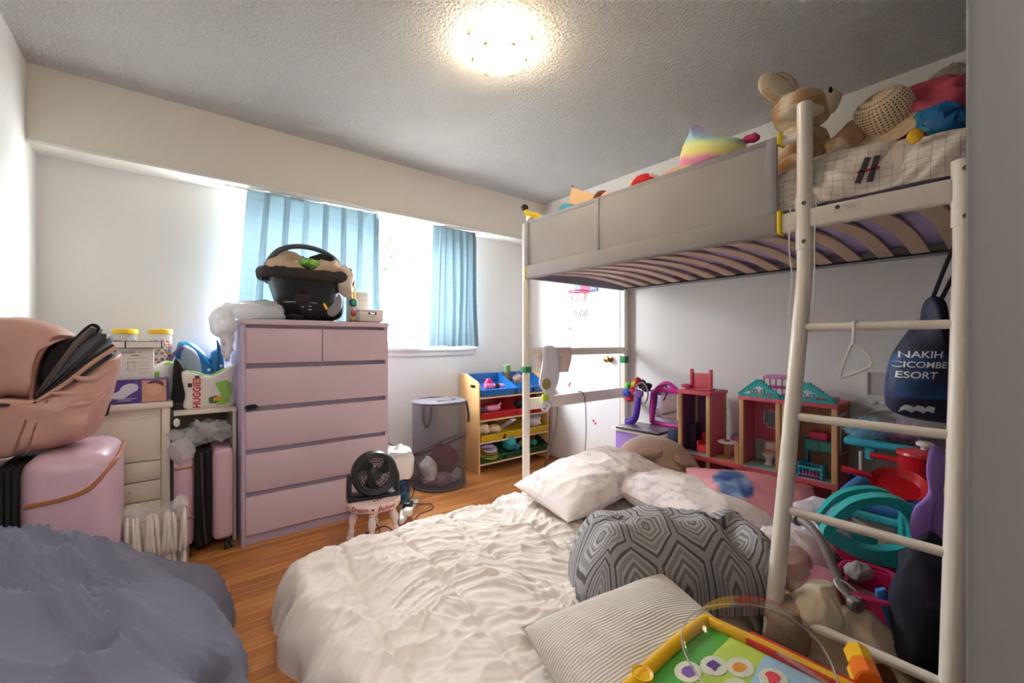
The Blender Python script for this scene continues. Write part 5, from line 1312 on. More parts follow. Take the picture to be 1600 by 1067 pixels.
# ------------------------------------------------------------------ pillows
M_flor = bpy.data.materials.new('faint_floral'); t_ = NT(M_flor); o_ = t_.obj()
n1 = t_.noise(o_, 16, 5, .65); n2 = t_.noise(o_, 4, 2)
f_ = t_.m('MULTIPLY', t_.ramp(n1.outputs[0], [(.48, (0, 0, 0, 1)), (.64, (1, 1, 1, 1))]), t_.ramp(n2.outputs[0], [(.34, (0, 0, 0, 1)), (.58, (1, 1, 1, 1))]))
t_.put(t_.b.inputs['Base Color'], t_.mix(t_.m('MULTIPLY', f_, .55), lin((236, 226, 222)), lin((150, 130, 156)))); t_.b.inputs['Roughness'].default_value = .88
t_.bump(t_.noise(o_, 420, 2).outputs[0], .12, .002)
p1_ = thing('floral_pillow', 'white faint floral pillow nearest the bed post', 'pillow', (1.84, 1.565, .335), 0, 'pillows on the floor mattress'); p1_.rotation_euler = (math.radians(6), math.radians(-9), math.radians(-6))
pillow(MB(), .76, .46, .21, None, 3, .011, 84, sc=4).build('pillowcase', M_flor, p1_, 80)
p2_ = thing('floral_pillow', 'white faint floral pillow in front of the pink one', 'pillow', (2.03, 1.08, .29), 0, 'pillows on the floor mattress'); p2_.rotation_euler = (math.radians(0), math.radians(-8), math.radians(88))
pillow(MB(), .74, .46, .20, None, 9, .013, 84, sc=4).build('pillowcase', M_flor, p2_, 80)
M_bear = mat('taupe_plush', (204, 176, 158), 1, (188, 158, 140), 9, bump=.8, bs=160, sheen=.5)
br = thing('plush_head_cushion', 'taupe plush animal head cushion propped before the dollhouse', 'cushion', (2.30, 1.44, .17), math.radians(-48))
MB().puff([(-.25, .0), (.25, .0), (.27, .08), (.24, .19), (.15, .30), (.02, .35), (-.12, .34), (-.22, .26), (-.265, .13)], .22, T(rx=-.28), 8, 3, k=6, disp=lambda q: (0, .012 * nz(q, 12, 2), 0)).build('cushion_body', M_bear, br)
MB().puff([(-.06, .0), (.06, .0), (.05, -.035), (.0, -.05), (-.05, -.035)], .03, T(-.05, -.04, .285, rx=-.5), 4, 3).build('ear_flap', M_bear, br)
MB().puff([(-.05, .0), (.05, .0), (.045, -.03), (.0, -.045), (-.045, -.03)], .03, T(.14, -.05, .235, rx=-.5, ry=.5), 4, 3).build('ear_flap', M_bear, br)
M_pkp = bpy.data.materials.new('pink_satin'); t_ = NT(M_pkp); o_ = t_.obj(); x_, y_, z_ = t_.sep(o_)
n1 = t_.noise(o_, 9, 4)
dx_ = t_.m('ADD', x_, .10); d_ = t_.m('SQRT', t_.m('ADD', t_.m('MULTIPLY', dx_, dx_), t_.m('MULTIPLY', t_.m('MULTIPLY', y_, y_), .6)))
d_ = t_.m('ADD', d_, t_.m('MULTIPLY', t_.m('SUBTRACT', n1.outputs[0], .5), .12))
t_.put(t_.b.inputs['Base Color'], t_.mix(t_.ramp(d_, [(.075, (1, 1, 1, 1)), (.095, (0, 0, 0, 1))]), t_.mix(n1.outputs[0], lin((226, 140, 158)), lin((236, 168, 176))), t_.ramp(n1.outputs[0], [(.42, lin((60, 88, 150))), (.56, lin((150, 180, 220)))]))); t_.b.inputs['Roughness'].default_value = .45
pk_ = thing('pink_pillow', 'pink satin pillow with a blue abstract print', 'pillow', (2.235, .88, .325)); pk_.rotation_euler = (math.radians(24), math.radians(4), math.radians(-57))
pillow(MB(), .60, .32, .17, None, 5, .014, 44).build('pillowcase', M_pkp, pk_, 80)
# hexagon print quilt
def hex_mat():
    m = bpy.data.materials.new('hexagon_print'); t = NT(m); x, y, z = t.sep(t.uv())
    sx, sy = .165, .165 * math.sqrt(3)
    wob = t.m('MULTIPLY', t.m('SUBTRACT', t.noise(t.uv(), 9, 2).outputs[0], .5), .02)
    x = t.m('ADD', x, wob)
    def cell(ox, oy):
        a = t.m('SUBTRACT', t.m('FLOORED_MODULO', t.m('ADD', x, ox), sx), sx / 2); b = t.m('SUBTRACT', t.m('FLOORED_MODULO', t.m('ADD', y, oy), sy), sy / 2)
        a = t.m('ABSOLUTE', a); b = t.m('ABSOLUTE', b)
        return t.m('MAXIMUM', a, t.m('ADD', t.m('MULTIPLY', a, .5), t.m('MULTIPLY', b, .866)))
    h = t.m('MINIMUM', cell(0, 0), cell(sx / 2, sy / 2))
    h = t.m('DIVIDE', h, sx / 2)
    st = [(0, (150, 148, 150)), (.12, (96, 95, 100)), (.18, (186, 182, 180)), (.30, (132, 130, 134)), (.38, (190, 186, 184)), (.46, (112, 111, 116)), (.54, (184, 180, 178)), (.62, (142, 140, 144)), (.74, (178, 174, 174)), (.82, (66, 66, 72)), (.90, (160, 157, 158))]
    c = t.ramp(h, [(p, lin(c)) for p, c in st], 'CONSTANT')
    n = t.noise(t.uv(), 130, 2)
    t.put(t.b.inputs['Base Color'], t.mix(t.m('MULTIPLY', n.outputs[0], .45), c, lin((126, 124, 128)))); t.b.inputs['Roughness'].default_value = .9
    t.bump(n.outputs[0], .15, .002)
    return m
hq = thing('hexagon_quilt', 'grey hexagon print quilt bunched behind the ladder foot', 'quilt', (1.435, .825, .19), math.radians(-33))
b = MB(); slab(b, -.38, .37, -.19, .22, .25, .17, .14, 60, 40, lambda p, s: Vector((0, 0, ((crease(p.x * .8, p.y, 21, 4, (1, .35)) - .4) * .09 - .10 * math.exp(-((p.x - .20) / .05) ** 2) * (1 if p.y < .05 else .3) + .03 * nz(p, 6, 4)) * s + .02 * (1 - s))), 0, nb=10)
b.build('quilt_body', hex_mat(), hq, 80)
lump(MB(), (-.33, -.05, .03), (.07, .09, .07), 222, .5, 9, 36, 26).build('quilt_corner', mat('quilt_plain', (140, 138, 142), .9, (80, 80, 86), 60), hq, 80)
# ribbed cushion
M_rib = bpy.data.materials.new('ribbed_linen'); t_ = NT(M_rib); x_, y_, z_ = t_.sep(t_.obj())
s_ = t_.m('SINE', t_.m('ADD', t_.m('MULTIPLY', y_, 2 * PI / .0085), t_.m('MULTIPLY', t_.noise(t_.obj(), 6, 2).outputs[0], 1.2)))
t_.put(t_.b.inputs['Base Color'], t_.mix(t_.ramp(s_, [(.55, (0, 0, 0, 1)), (.95, (1, 1, 1, 1))]), lin((206, 197, 188)), lin((182, 173, 165)))); t_.b.inputs['Roughness'].default_value = .9; t_.bump(s_, .35, .003)
rc = thing('ribbed_cushion', 'light grey ribbed cushion with piped edge at the mattress front', 'cushion', (.95, .62, .285), 0); rc.rotation_euler = (math.radians(6), math.radians(-7), math.radians(-18))
pillow(MB(), .50, .48, .17, None, 13, .006, 40).build('cushion_cover', M_rib, rc, 80)
pp = MB(); pp.tube([Vector((a * .25 * (1 - .04 * (1 - b * b)), b * .24 * (1 - .04 * (1 - a * a)), 0)) for a, b in [(-1 + 2 * i / 12, -1) for i in range(12)] + [(1, -1 + 2 * i / 12) for i in range(12)] + [(1 - 2 * i / 12, 1) for i in range(12)] + [(-1, 1 - 2 * i / 12) for i in range(12)]], .004, 6, True); pp.build('piping', mat('piping_grey', (176, 168, 160), .9), rc)

# ------------------------------------------------------------------ activity table, container, blocks
M_ty = mat('table_yellow', (240, 186, 30), .35, (232, 176, 26), 4)
at_ = thing('activity_table', 'yellow rimmed childrens activity table with picture top', 'play table', (.60, .07, 0), math.radians(2))
TW, TD, TZ = .50, .455, .375
for x, y in ((.05, .05), (TW - .05, .05), (.05, TD - .25), (TW - .05, TD - .25)): MB().cyl((x, y, 0), (x, y, TZ - .02), .018, .022, 14).build('leg', M_ty, at_)
rim = MB()
rim.tube(smooth_poly([(.03, 0, TZ), (TW - .05, 0, TZ), (TW, .05, TZ), (TW, TD - .06, TZ), (TW - .05, TD, TZ), (.03, TD, TZ), (0, TD - .03, TZ), (0, .03, TZ)], 6), .016, 10, True); rim.build('rim', M_ty, at_)
M_tt = bpy.data.materials.new('picture_top'); t_ = NT(M_tt); x_, y_, z_ = t_.sep(t_.obj())
f1 = t_.m('GREATER_THAN', t_.m('ADD', y_, t_.m('MULTIPLY', t_.noise(t_.obj(), 3, 1).outputs[0], .10)), .34)
f2 = t_.m('GREATER_THAN', t_.m('ADD', y_, t_.m('MULTIPLY', t_.noise(t_.obj(), 5, 1).outputs[0], .05)), .41)
t_.put(t_.b.inputs['Base Color'], t_.mix(f2, t_.mix(f1, lin((166, 206, 232)), lin((190, 216, 90))), lin((70, 160, 60)))); t_.b.inputs['Roughness'].default_value = .3
MB().box(.006, TW - .006, .006, TD - .006, TZ - .012, TZ - .002, .004).build('table_top', M_tt, at_)
MB().lathe([(.002, .004), (.016, .003), (.02, .006), (.023, .007), (.023, -.004)], 24, T(.20, TD - .004, TZ + .010)).build('rim_knob', M_ty, at_)
spots = [(.30, .40), (.36, .37), (.25, .36), (.33, .31), (.40, .33), (.42, .27), (.36, .24), (.28, .27), (.44, .20), (.38, .17), (.19, .39), (.22, .31)]
cols = [(120, 90, 160), (90, 60, 130), (200, 60, 60), (60, 120, 50), (226, 140, 60), (210, 70, 80), (70, 110, 180), (226, 130, 160), (236, 170, 60), (110, 160, 90), (230, 150, 50), (60, 140, 190)]
for k, ((x, y), c_) in enumerate(zip(spots, cols)):
    MB().lathe([(.002, .0012), (.03, .001), (.031, 0)], 20, T(x, y, TZ - .0018, sc=(1.15, .85, 1))).build('printed_spot', mat('spot_cream', (238, 236, 216), .4), at_)
    rn = random.Random(k); P = [(x + .018 * (1 + .35 * rn.uniform(-1, 1)) * math.cos(a), y + .013 * (1 + .35 * rn.uniform(-1, 1)) * math.sin(a), TZ - .0002) for a in [q * PI / 4 for q in range(8)]]
    MB().add(smooth_poly(P, 3), [tuple(range(24))]).build('printed_picture', mat('pic_%d' % k, c_, .4, tuple(min(255, v * 1.25) for v in c_), 60), at_)
for body, x, y, a in (('Xylophone', .275, .335, 1.0), ('Pear', .345, .285, 1.0), ('Umbrella', .225, .285, 1.0)):
    MB().text(body, .014, T(x, y, TZ + .0002, rz=a - PI / 2 - .2), thick=0).build('lettering', M_ink, at_)
rs = MB().box(TW - .012, TW + .03, .02, TD - .10, TZ - .02, TZ + .012, .006); rs.build('red_panel', mat('table_red', (206, 40, 44), .4), at_)
M_pet = bpy.data.materials.new('clear_pet'); t_ = NT(M_pet)
gl_ = t_.new('ShaderNodeBsdfGlossy'); gl_.inputs['Roughness'].default_value = .06; tr_2 = t_.new('ShaderNodeBsdfTransparent'); tr_2.inputs[0].default_value = (.96, .97, .97, 1)
fre = t_.new('ShaderNodeLayerWeight'); fre.inputs[0].default_value = .18; mx_ = t_.new('ShaderNodeMixShader')
t_.put(mx_.inputs[0], t_.m('ADD', t_.m('MULTIPLY', fre.outputs['Fresnel'], .35), .02)); t_.t.links.new(tr_2.outputs[0], mx_.inputs[1]); t_.t.links.new(gl_.outputs[0], mx_.inputs[2]); t_.t.links.new(mx_.outputs[0], t_.out.inputs[0])
pc_ = thing('clear_container', 'clear plastic food container lying on the activity table', 'container', (1.0, .38, .40)); pc_.rotation_euler = (math.radians(10), math.radians(-14), 0)
lob = lambda p, t: Vector((p.x, p.y, 0)) * (.06 * math.cos(3 * t + .6))
MB().lathe([(.146, .0), (.15, .003), (.146, .006), (.136, .006), (.128, .03), (.118, .062), (.10, .07), (.04, .071), (.002, .071)], 72, cap=False, disp=lob).build('container_tray', M_pet, pc_)
MB().tube([Vector((.149 * (1 + .06 * math.cos(3 * a * PI / 36 + .6)) * math.cos(a * PI / 36), .149 * (1 + .06 * math.cos(3 * a * PI / 36 + .6)) * math.sin(a * PI / 36), .003)) for a in range(72)], .0022, 6, True).build('rolled_rim', mat('pet_edge_highlight', (240, 242, 244), .1, alpha=.35), pc_)  # whitish tint paints the bright highlight along the clear rim
for k in range(3):
    a = .5 + k * 2 * PI / 3
    MB().grid(lambda u, v: Vector(((.03 + .09 * u) * math.cos(a + .1 * math.sin(v * 3)), (.03 + .09 * u) * math.sin(a + .1 * math.sin(v * 3)), .068 - .05 * v)), 8, 6).build('divider', M_pet, pc_)
ob = thing('toy_brick_stack', 'orange and yellow toy blocks in the bottom corner', 'toy blocks', (1.11, .205, .34), math.radians(24))
for k in range(3):
    for j in range(2):
        MB().lathe([(.022, 0), (.026, .004), (.026, .048), (.022, .052)], 8, T(k * .03 - .03, .0, .02 + k * .022 - .02, rx=PI / 2 * 0, ry=PI / 2) @ T(0, 0, j * .05)).build('block', mat('block_orange', (240, 120, 30), .35) if j == 0 else mat('block_yellow', (244, 190, 30), .35), ob)
# ------------------------------------------------------------------ dollhouse
M_dw = mat('doll_wood', (206, 160, 112), .55, (192, 144, 96), 8)
M_dp = mat('doll_coral', (214, 96, 106), .5, (204, 86, 98), 5)
M_dpk = mat('doll_pink_wall', (206, 110, 132), .6, (196, 98, 122), 6)
M_dpur = mat('doll_purple_wall', (92, 60, 108), .6, (120, 84, 130), 14)
M_dteal = mat('doll_teal', (40, 176, 176), .45)
M_dblue = mat('doll_pale_blue', (170, 200, 206), .6)
M_dyel = mat('doll_yellow_wall', (206, 170, 90), .6, (150, 110, 130), 30)
dh = thing('dollhouse', 'tall pink and wood dollhouse with teal gables along the wall', 'dollhouse', (2.50, .60, 0))
# local x = depth into the wall, local y = along the wall (0 near camera)
DDp = .22
def post(x, y, z0, z1): MB().box(x, x + .024, y, y + .024, z0, z1, .002).build('post', M_dw, dh)
F1, F2 = .40, .78
for y in (0, .215, .245, .43, .44 + .015, .62, .80): 
    post(0, y, 0, F2 if y not in (.455, ) else F1 + .12)
for y in (0, .245, .44, .62, .80): post(DDp - .024, y, 0, F2)
for z in (.02, F1): MB().box(-.006, DDp + .004, -.004, .828, z - .02, z + .006, .002).build('floor_board', M_dp, dh)
MB().box(-.0005, DDp - .03, .02, .23, F1 + .006, F1 + .009).build('floor_sheet', M_dblue, dh)
MB().box(-.0005, DDp - .03, .26, .44, F1 + .006, F1 + .009).build('floor_sheet', mat('doll_aqua', (150, 206, 200), .6), dh)
MB().box(-.0005, DDp - .03, .47, .62, F1 + .006, F1 + .009).build('floor_sheet', M_dw, dh)
MB().box(-.0005, DDp - .03, .64, .80, F1 + .006, F1 + .009).build('floor_sheet', M_dblue, dh)
for y0, y1 in ((-.004, .455), (.615, .828)): MB().box(-.008, DDp + .004, y0, y1, F2 - .006, F2 + .016, .002).build('roof_board', M_dp, dh)
for y0, y1, m_ in ((.0, .24, M_dyel), (.245, .45, M_dpk), (.62, .82, M_dpur)):
    MB().box(DDp - .02, DDp - .014, y0 + .02, y1, F1 + .006, F2 - .006).build('back_wall', m_, dh)
for y, m_ in ((.003, M_dp), (.228, M_dpk), (.236, M_dpk), (.445, M_dpk), (.627, M_dpk), (.812, M_dpur)):
    MB().box(.02, DDp - .02, y, y + .006, F1 + .006, F2 - .006).build('partition', m_, dh)
for y in (.01, .25, .45, .63): MB().box(DDp - .018, DDp - .012, y, y + .17, .02, F1 - .02).build('lower_wall', M_dpk, dh)
# printed windows on walls
for y, z, w_, h_ in ((.33, .60, .05, .10), (.37, .62, .03, .08), (.70, .62, .04, .10)):
    f = MB().box(DDp - .023, DDp - .019, y, y + w_, z, z + h_).build('window_frame', M_pack, dh); MB().box(DDp - .0245, DDp - .0225, y + .006, y + w_ - .006, z + .006, z + h_ - .006).build('pane', mat('doll_pane', (130, 150, 170), .3), f)
MB().box(DDp - .0235, DDp - .019, .26, .44, F1 + .01, F1 + .13).build('wainscot', M_dblue, dh)
fs2 = MB().box(.05, .16, -.001, .003, F1 + .14, F1 + .34).build('side_window', M_pack, dh); MB().box(.058, .152, -.003, -.0005, F1 + .15, F1 + .33).build('pane', mat('doll_print', (190, 150, 110), .4, (110, 90, 90), 50), fs2)
# gables
def gable(y0, y1):
    yc = (y0 + y1) / 2; h_ = .10; b = MB()
    MM = Matrix(((0, 1, 0, 0), (1, 0, 0, 0), (0, 0, 1, 0), (0, 0, 0, 1)))
    b.prism([(y0, F2 + .016), (y1, F2 + .016), (y1, F2 + .03), (y0, F2 + .03)], -.01, .004, 0, MM)
    for s_ in (0, 1):
        ya = y0 if s_ == 0 else y1
        d = (yc - ya)
        b.prism([(ya - d * .06, F2 + .022), (ya + d * .16, F2 + .028), (yc, F2 + h_ - .022), (yc, F2 + h_ + .012)], -.01, .004, 0, MM)
    for k in range(9):
        for s_ in (0, 1):
            t = k / 9; ya = y0 if s_ == 0 else y1
            b.box(-.012, .006, ya + (yc - ya) * t - .004, ya + (yc - ya) * t + .004, F2 + .028 + (h_ - .018) * t, F2 + .036 + (h_ - .014) * t)
    g = b.build('gable', M_dteal, dh)
    sw = MB()
    for s_ in (-1, 1): sw.tube([(-.003, yc + s_ * (.012 + .03 * q / 14 + .012 * math.cos(q * .7)), F2 + .044 + .014 * math.sin(q * .7)) for q in range(15)], .0035, 6)
    sw.build('scroll', M_dteal, g)
gable(.245, .45); gable(.005, .24)
# roof furniture
MB().box(.04, .12, .64, .80, F2 + .016, F2 + .03, .003).build('roof_bed', M_dp, dh)
rbk = MB(); rbk.box(.10, .11, .66, .79, F2 + .016, F2 + .12, .002); rbk.box(.09, .115, .655, .672, F2 + .016, F2 + .145, .004); rbk.box(.09, .115, .778, .795, F2 + .016, F2 + .145, .004); rbk.build('headboard', M_dp, dh)
MB().box(.02, .07, .755, .815, F2 + .03, F2 + .05, .006).build('roof_seat', mat('doll_hotpink', (214, 40, 96), .4), dh)
# balcony with railing
M_orch = mat('doll_orchid', (206, 130, 190), .45)
MB().box(.08, .20, .20, .36, F2 + .115, F2 + .13, .006).build('balcony_canopy', M_orch, dh)
MB().box(.08, .20, .20, .36, F2 + .062, F2 + .07, .002).build('balcony_rail', mat('doll_magenta', (190, 70, 140), .45), dh)
for k in range(6): MB().cyl((.085, .205 + k * .03, F2 + .016), (.085, .205 + k * .03, F2 + .118), .003, n=6).build('baluster', mat('doll_magenta', (190, 70, 140)), dh)
MB().box(.05, .18, .03, .12, F2 + .016, F2 + .034, .006).build('roof_tray', mat('doll_rose', (222, 150, 170), .45), dh)
# doll furniture: each its own thing
def dthing(n_, lab, x, y, z, rz=0): return thing(n_, lab, 'doll furniture', (2.50 + x, .60 + y, z), rz, 'dollhouse furniture')
tl = dthing('doll_toilet', 'white dolls toilet with wooden lid in the middle room', .10, .335, F1 + .009)
MB().lathe([(.022, 0), (.026, .004), (.016, .02), (.018, .04), (.032, .055), (.034, .07)], 20).build('bowl', M_pack, tl)
MB().lathe([(.036, .07), (.037, .075), (.034, .079), (.002, .08)], 20).build('lid', M_dw, tl)
MB().box(.03, .06, -.035, .035, .05, .12, .006).build('cistern', M_pack, tl); MB().box(.028, .062, -.037, .037, .12, .13, .002).build('cistern_lid', M_dw, tl)
tb = dthing('doll_table', 'small round white dolls table on the open balcony', .06, .545, F1 + .009)
MB().lathe([(.002, .094), (.05, .094), (.052, .098), (.05, .102), (.002, .102)], 28).build('table_top', M_pack, tb)
for k in range(3): MB().box(-.012, .012, -.003, .003, 0, .094, .001, T(0, 0, 0, rz=k * PI / 3)).build('leg', M_dw, tb)
MB().box(-.014, .014, -.012, .012, .102, .108, .002).build('tray', mat('doll_hotpink', (214, 40, 96)), tb)
ch = dthing('doll_cooker', 'pink dolls cooker behind the round table', .14, .525, F1 + .009)
MB().box(0, .05, -.04, .04, 0, .12, .004).build('cooker_body', M_orch, ch); MB().box(-.002, .0, -.03, .03, .03, .09).build('oven_door', mat('doll_rose', (222, 150, 170)), ch); MB().lathe([(.02, 0), (.022, .012), (.02, .014)], 14, T(.025, 0, .12)).build('pan', M_grey, ch)
ra = dthing('doll_armchair', 'red dolls armchair in the purple room', .09, .685, F1 + .009)
MB().box(-.04, .04, -.035, .035, 0, .05, .01).build('seat', M_red, ra); MB().box(.015, .045, -.04, .04, .04, .12, .012).build('back', M_red, ra)
for s_ in (-1, 1): MB().box(-.04, .03, s_ * .035 - .008, s_ * .035 + .008, 0, .075, .005).build('arm', M_red, ra)
wd = dthing('doll_wardrobe', 'dark dolls wardrobe in the purple room', .12, .775, F1 + .009)
MB().box(-.03, .03, -.022, .022, 0, .17, .003).build('body', mat('doll_dark', (52, 32, 56), .5), wd)
for s_ in (-1, 1): MB().box(-.033, -.03, s_ * .011 - .010, s_ * .011 + .010, .01, .16, .001).build('door', mat('doll_dark2', (70, 44, 74), .5), wd)
cd_ = dthing('doll_cot', 'turquoise dolls cot in the nearest room', .05, .115, F1 + .009)
M_dt2 = mat('doll_turq', (50, 180, 200), .4)
for x in (-.045, .045): 
    MB().box(x - .003, x + .003, -.05, .05, .05, .058).build('rail', M_dt2, cd_)
    for k in range(7): MB().cyl((x, -.045 + k * .015, .012), (x, -.045 + k * .015, .052), .002, n=6).build('bar', M_dt2, cd_)
MB().box(-.045, .045, -.05, .05, .012, .022, .002).build('mattress', M_tmg, cd_)
for y in (-.05, .05): MB().box(-.048, .048, y - .003, y + .003, 0, .075, .003).build('end_board', M_dt2, cd_)
sd = dthing('doll_sideboard', 'teal dolls sideboard at the back of the nearest room', .13, .10, F1 + .009)
MB().box(-.03, .04, -.07, .07, .12, .18, .004).build('body', mat('doll_jade', (40, 140, 130), .45), sd); MB().box(-.033, -.03, -.06, -.005, .128, .172).build('drawer', mat('doll_jade2', (60, 160, 150), .45), sd); MB().box(-.033, -.03, .005, .06, .128, .172).build('drawer', mat('doll_jade2', (60, 160, 150)), sd)
for y in (-.06, .06): MB().box(-.02, .03, y - .005, y + .005, 0, .12).build('leg', mat('doll_jade', (40, 140, 130)), sd)
MB().box(-.02, .03, -.03, .05, .18, .22, .008).build('toy_oven', mat('doll_hotpink', (214, 40, 96)), sd)

# ------------------------------------------------------------------ lilac bin, laptop, mirror and toy bundle by the door
lbn = thing('lilac_storage_bin', 'lilac plastic storage bin with white lid by the door', 'storage bin', (2.46, 1.50, 0))
MB().box(.02, .28, .02, .40, 0, .47, .02, seg=3).build('bin_body', mat('bin_lilac', (168, 130, 206), .4, alpha=.95), lbn)
MB().box(.0, .30, .0, .42, .465, .49, .008, seg=2).build('lid', M_pack, lbn)
lap = thing('laptop', 'closed grey laptop on the lilac bin', 'laptop', (2.455, 1.53, .49), math.radians(3))
MB().box(0, .24, 0, .33, .0, .010, .003).build('base', mat('laptop_dark', (42, 42, 48), .35), lap); MB().box(0, .24, 0, .33, .0105, .018, .003).build('lid', mat('laptop_silver', (176, 172, 184), .25, metal=.6), lap)
M_mag = mat('mirror_magenta', (206, 40, 150), .35)
mr = thing('toy_mirror', 'magenta framed toy vanity mirror on the bin', 'toy mirror', (2.70, 1.62, .49), 0)
def mir(y): return y
MMx = Matrix(((0, 1, 0, 0), (-1, 0, 0, 0), (0, 0, 1, 0), (0, 0, 0, 1)))   # outline x -> -y
MO = [(-.105, .03), (.105, .03), (.115, .06), (.108, .20), (.10, .245), (.06, .29), (.02, .315), (-.02, .315), (-.06, .29), (-.10, .245), (-.108, .20), (-.115, .06)]
MB().tube(smooth_poly([MMx @ Vector((p[0], 0, p[1])) for p in MO], 5), .014, 10, True).build('mirror_frame', M_mag, mr)
mf = MB(); mf.add([MMx @ Vector((p[0] * .96, .004, .17 + (p[1] - .17) * .96)) for p in MO], [tuple(range(12))]); mf.build('mirror_glass', mat('mirror_silver', (226, 226, 230), .04, metal=1), mr)
MB().prism([(-.105, .245), (-.06, .285), (.06, .285), (.105, .245), (.06, .25), (-.06, .25)], -.01, .008, .003, MMx).build('frame_crest', M_mag, mr)
MB().box(.0, .06, -.13, .13, .0, .028, .008).build('mirror_base', mat('mirror_purple', (104, 60, 180), .4), mr)
MB().prism([(-.115, .02), (-.14, .02), (-.15, .10), (-.135, .26), (-.115, .24)], .006, .05, .004, MMx).build('side_wing', mat('mirror_violet', (150, 110, 206), .4), mr)
pu = thing('purple_toy_boot', 'purple curved toy stand beside the magenta mirror', 'toy', (2.60, 1.83, .49))
sb_ = MB(); smtube(sb_, [(0, .05, .02), (0, .02, .03), (0, -.02, .06), (0, -.04, .14), (0, -.05, .22)], [.028 - .0004 * i for i in range(25)], 6, 10); sb_.build('stand_body', mat('toy_violet', (92, 50, 190), .35), pu)
for k, (dy, dz, r, c_, nm) in enumerate(((.07, .24, .028, (40, 90, 200), 'blue'), (.06, .195, .026, (210, 40, 60), 'red'), (.055, .285, .024, (110, 210, 90), 'green'), (.0, .305, .022, (230, 190, 60), 'yellow'), (-.04, .30, .03, (50, 40, 46), 'black'), (.0, .25, .032, (196, 40, 50), 'scarlet'), (-.03, .24, .036, (150, 110, 190), 'violet'), (-.075, .29, .03, (40, 38, 44), 'charcoal'), (-.03, .33, .02, (200, 30, 46), 'crimson'))):
    tag(lump(MB(), (2.60 + .02 * math.sin(k * 2), 1.83 + dy - .02, .49 + dz), (r, r * 1.1, r), 300 + k, .6, 22, 24, 16).build('hair_accessory', mat('acc_' + nm, c_, .5), None, 70), nm + ' hair accessory in the bundle above the lilac bin', 'hair accessory', 'hair accessories on the toy stand')
hbnd = MB(); hbnd.tube([(2.585, 1.745 + .05 * math.cos(a * PI / 14), .735 + .075 * math.sin(a * PI / 14)) for a in range(-4, 20)], .006, 8); tag(hbnd.build('headband', mat('band_mauve', (150, 120, 150), .6)), 'mauve headband hooked over the mirror', 'headband')
db_ = thing('denim_box', 'small dark blue quilted box in front of the mirror', 'box', (2.50, 1.425, .38)); MB().box(0, .07, 0, .075, 0, .155, .01, seg=2).build('box_body', mat('denim', (52, 66, 100), .7, (30, 40, 66), 60, bump=.3), db_)
stl = thing('box_plinth', 'low cardboard box under the dark blue box', 'box', (2.49, 1.422, 0)); MB().box(0, .09, 0, .078, 0, .38, .003).build('box_body', mat('cardboard', (170, 130, 96), .8), stl)

# ------------------------------------------------------------------ toy kitchen and play table on the right
M_tk = mat('toy_kitchen_grey', (200, 196, 192), .5, (192, 188, 184), 4)
tk = thing('toy_kitchen', 'pale grey toy kitchen with arched back panel against the wall', 'toy kitchen', (2.66, .17, 0))
MMk = Matrix(((0, 1, 0, 0), (1, 0, 0, 0), (0, 0, 1, 0), (0, 0, 0, 1)))    # outline x -> y
MB().prism([(p.x, p.z) for p in smooth_poly([(.0, 0, 0), (.46, 0, 0), (.46, 0, .30), (.455, 0, .70), (.42, 0, .80), (.34, 0, .835), (.12, 0, .835), (.04, 0, .80), (.005, 0, .70), (0, 0, .30)], 4)], .06, .12, .01, MMk, 3).build('back_panel', M_tk, tk)
MB().tube([MMk @ Vector(p) for p in smooth_poly([(.06, .055, .44), (.06, .055, .66), (.11, .055, .745), (.23, .055, .77), (.35, .055, .745), (.40, .055, .66), (.40, .055, .44)], 5, False)], .008, 8).build('moulded_arch', M_tk, tk)
for k in range(7): MB().ell((.058, .13 + k * .034, .80 + .006 * math.sin(k * 2)), (.006, .014, .010), 10, 8).build('moulded_letter', mat('moulded_pale', (214, 210, 206), .4), tk)
MB().lathe([(.002, .008), (.016, .006), (.018, 0)], 18, T(.058, .42, .40, ry=-PI / 2)).build('dial', mat('dial_blue', (40, 80, 160), .4), tk)
M_tt2 = mat('toy_teal_shelf', (60, 180, 200), .4, (50, 168, 190), 5)
ts = thing('teal_shelf', 'turquoise toy shelf fixed to the toy kitchen', 'toy shelf', (2.42, .30, 0))
MB().box(0, .29, 0, .26, .625, .66, .012, seg=3).build('shelf_top', M_tt2, ts)
for y in (.03, .15): MB().box(.02, .06, y, y + .035, .57, .63, .004).build('bracket', M_tt2, ts)
for x, y in ((.03, .045), (.03, .20)): MB().cyl((x, y, 0), (x, y, .60), .008, n=8).build('leg', M_tk, ts)
MB().box(.02, .26, .05, .26, .28, .36, .015).build('lower_tub', mat('tub_teal', (40, 150, 160), .4), ts)
def fluff(name, lab, c, r, c1, c2, n, seed):
    f = thing(name, lab, 'fluffy toy', c); rnd = random.Random(seed)
    lump(MB(), (0, 0, 0), r, seed, .25, 14, 28, 18).build('core', mat(name + '_core', c1, 1), f)
    b = MB(); k_ = .024
    for q in range(n):
        d = Vector((rnd.gauss(0, 1), rnd.gauss(0, 1), rnd.gauss(0, 1))).normalized(); p = Vector((d.x * r[0], d.y * r[1], d.z * r[2]))
        e = p + d * k_ + Vector((rnd.uniform(-1, 1), rnd.uniform(-1, 1), rnd.uniform(-1, 1))) * .012; s_ = d.orthogonal().normalized() * .0015; b.add([p - s_, p + s_, e], [(0, 1, 2)])
    o = b.build('fluff', mat(name + '_tip', c2, 1), f); o['kind'] = 'stuff'
fluff('blue_duster', 'pale blue fluffy duster on the turquoise shelf', (2.47, .48, .70), (.05, .07, .035), (120, 190, 214), (170, 216, 230), 900, 1)
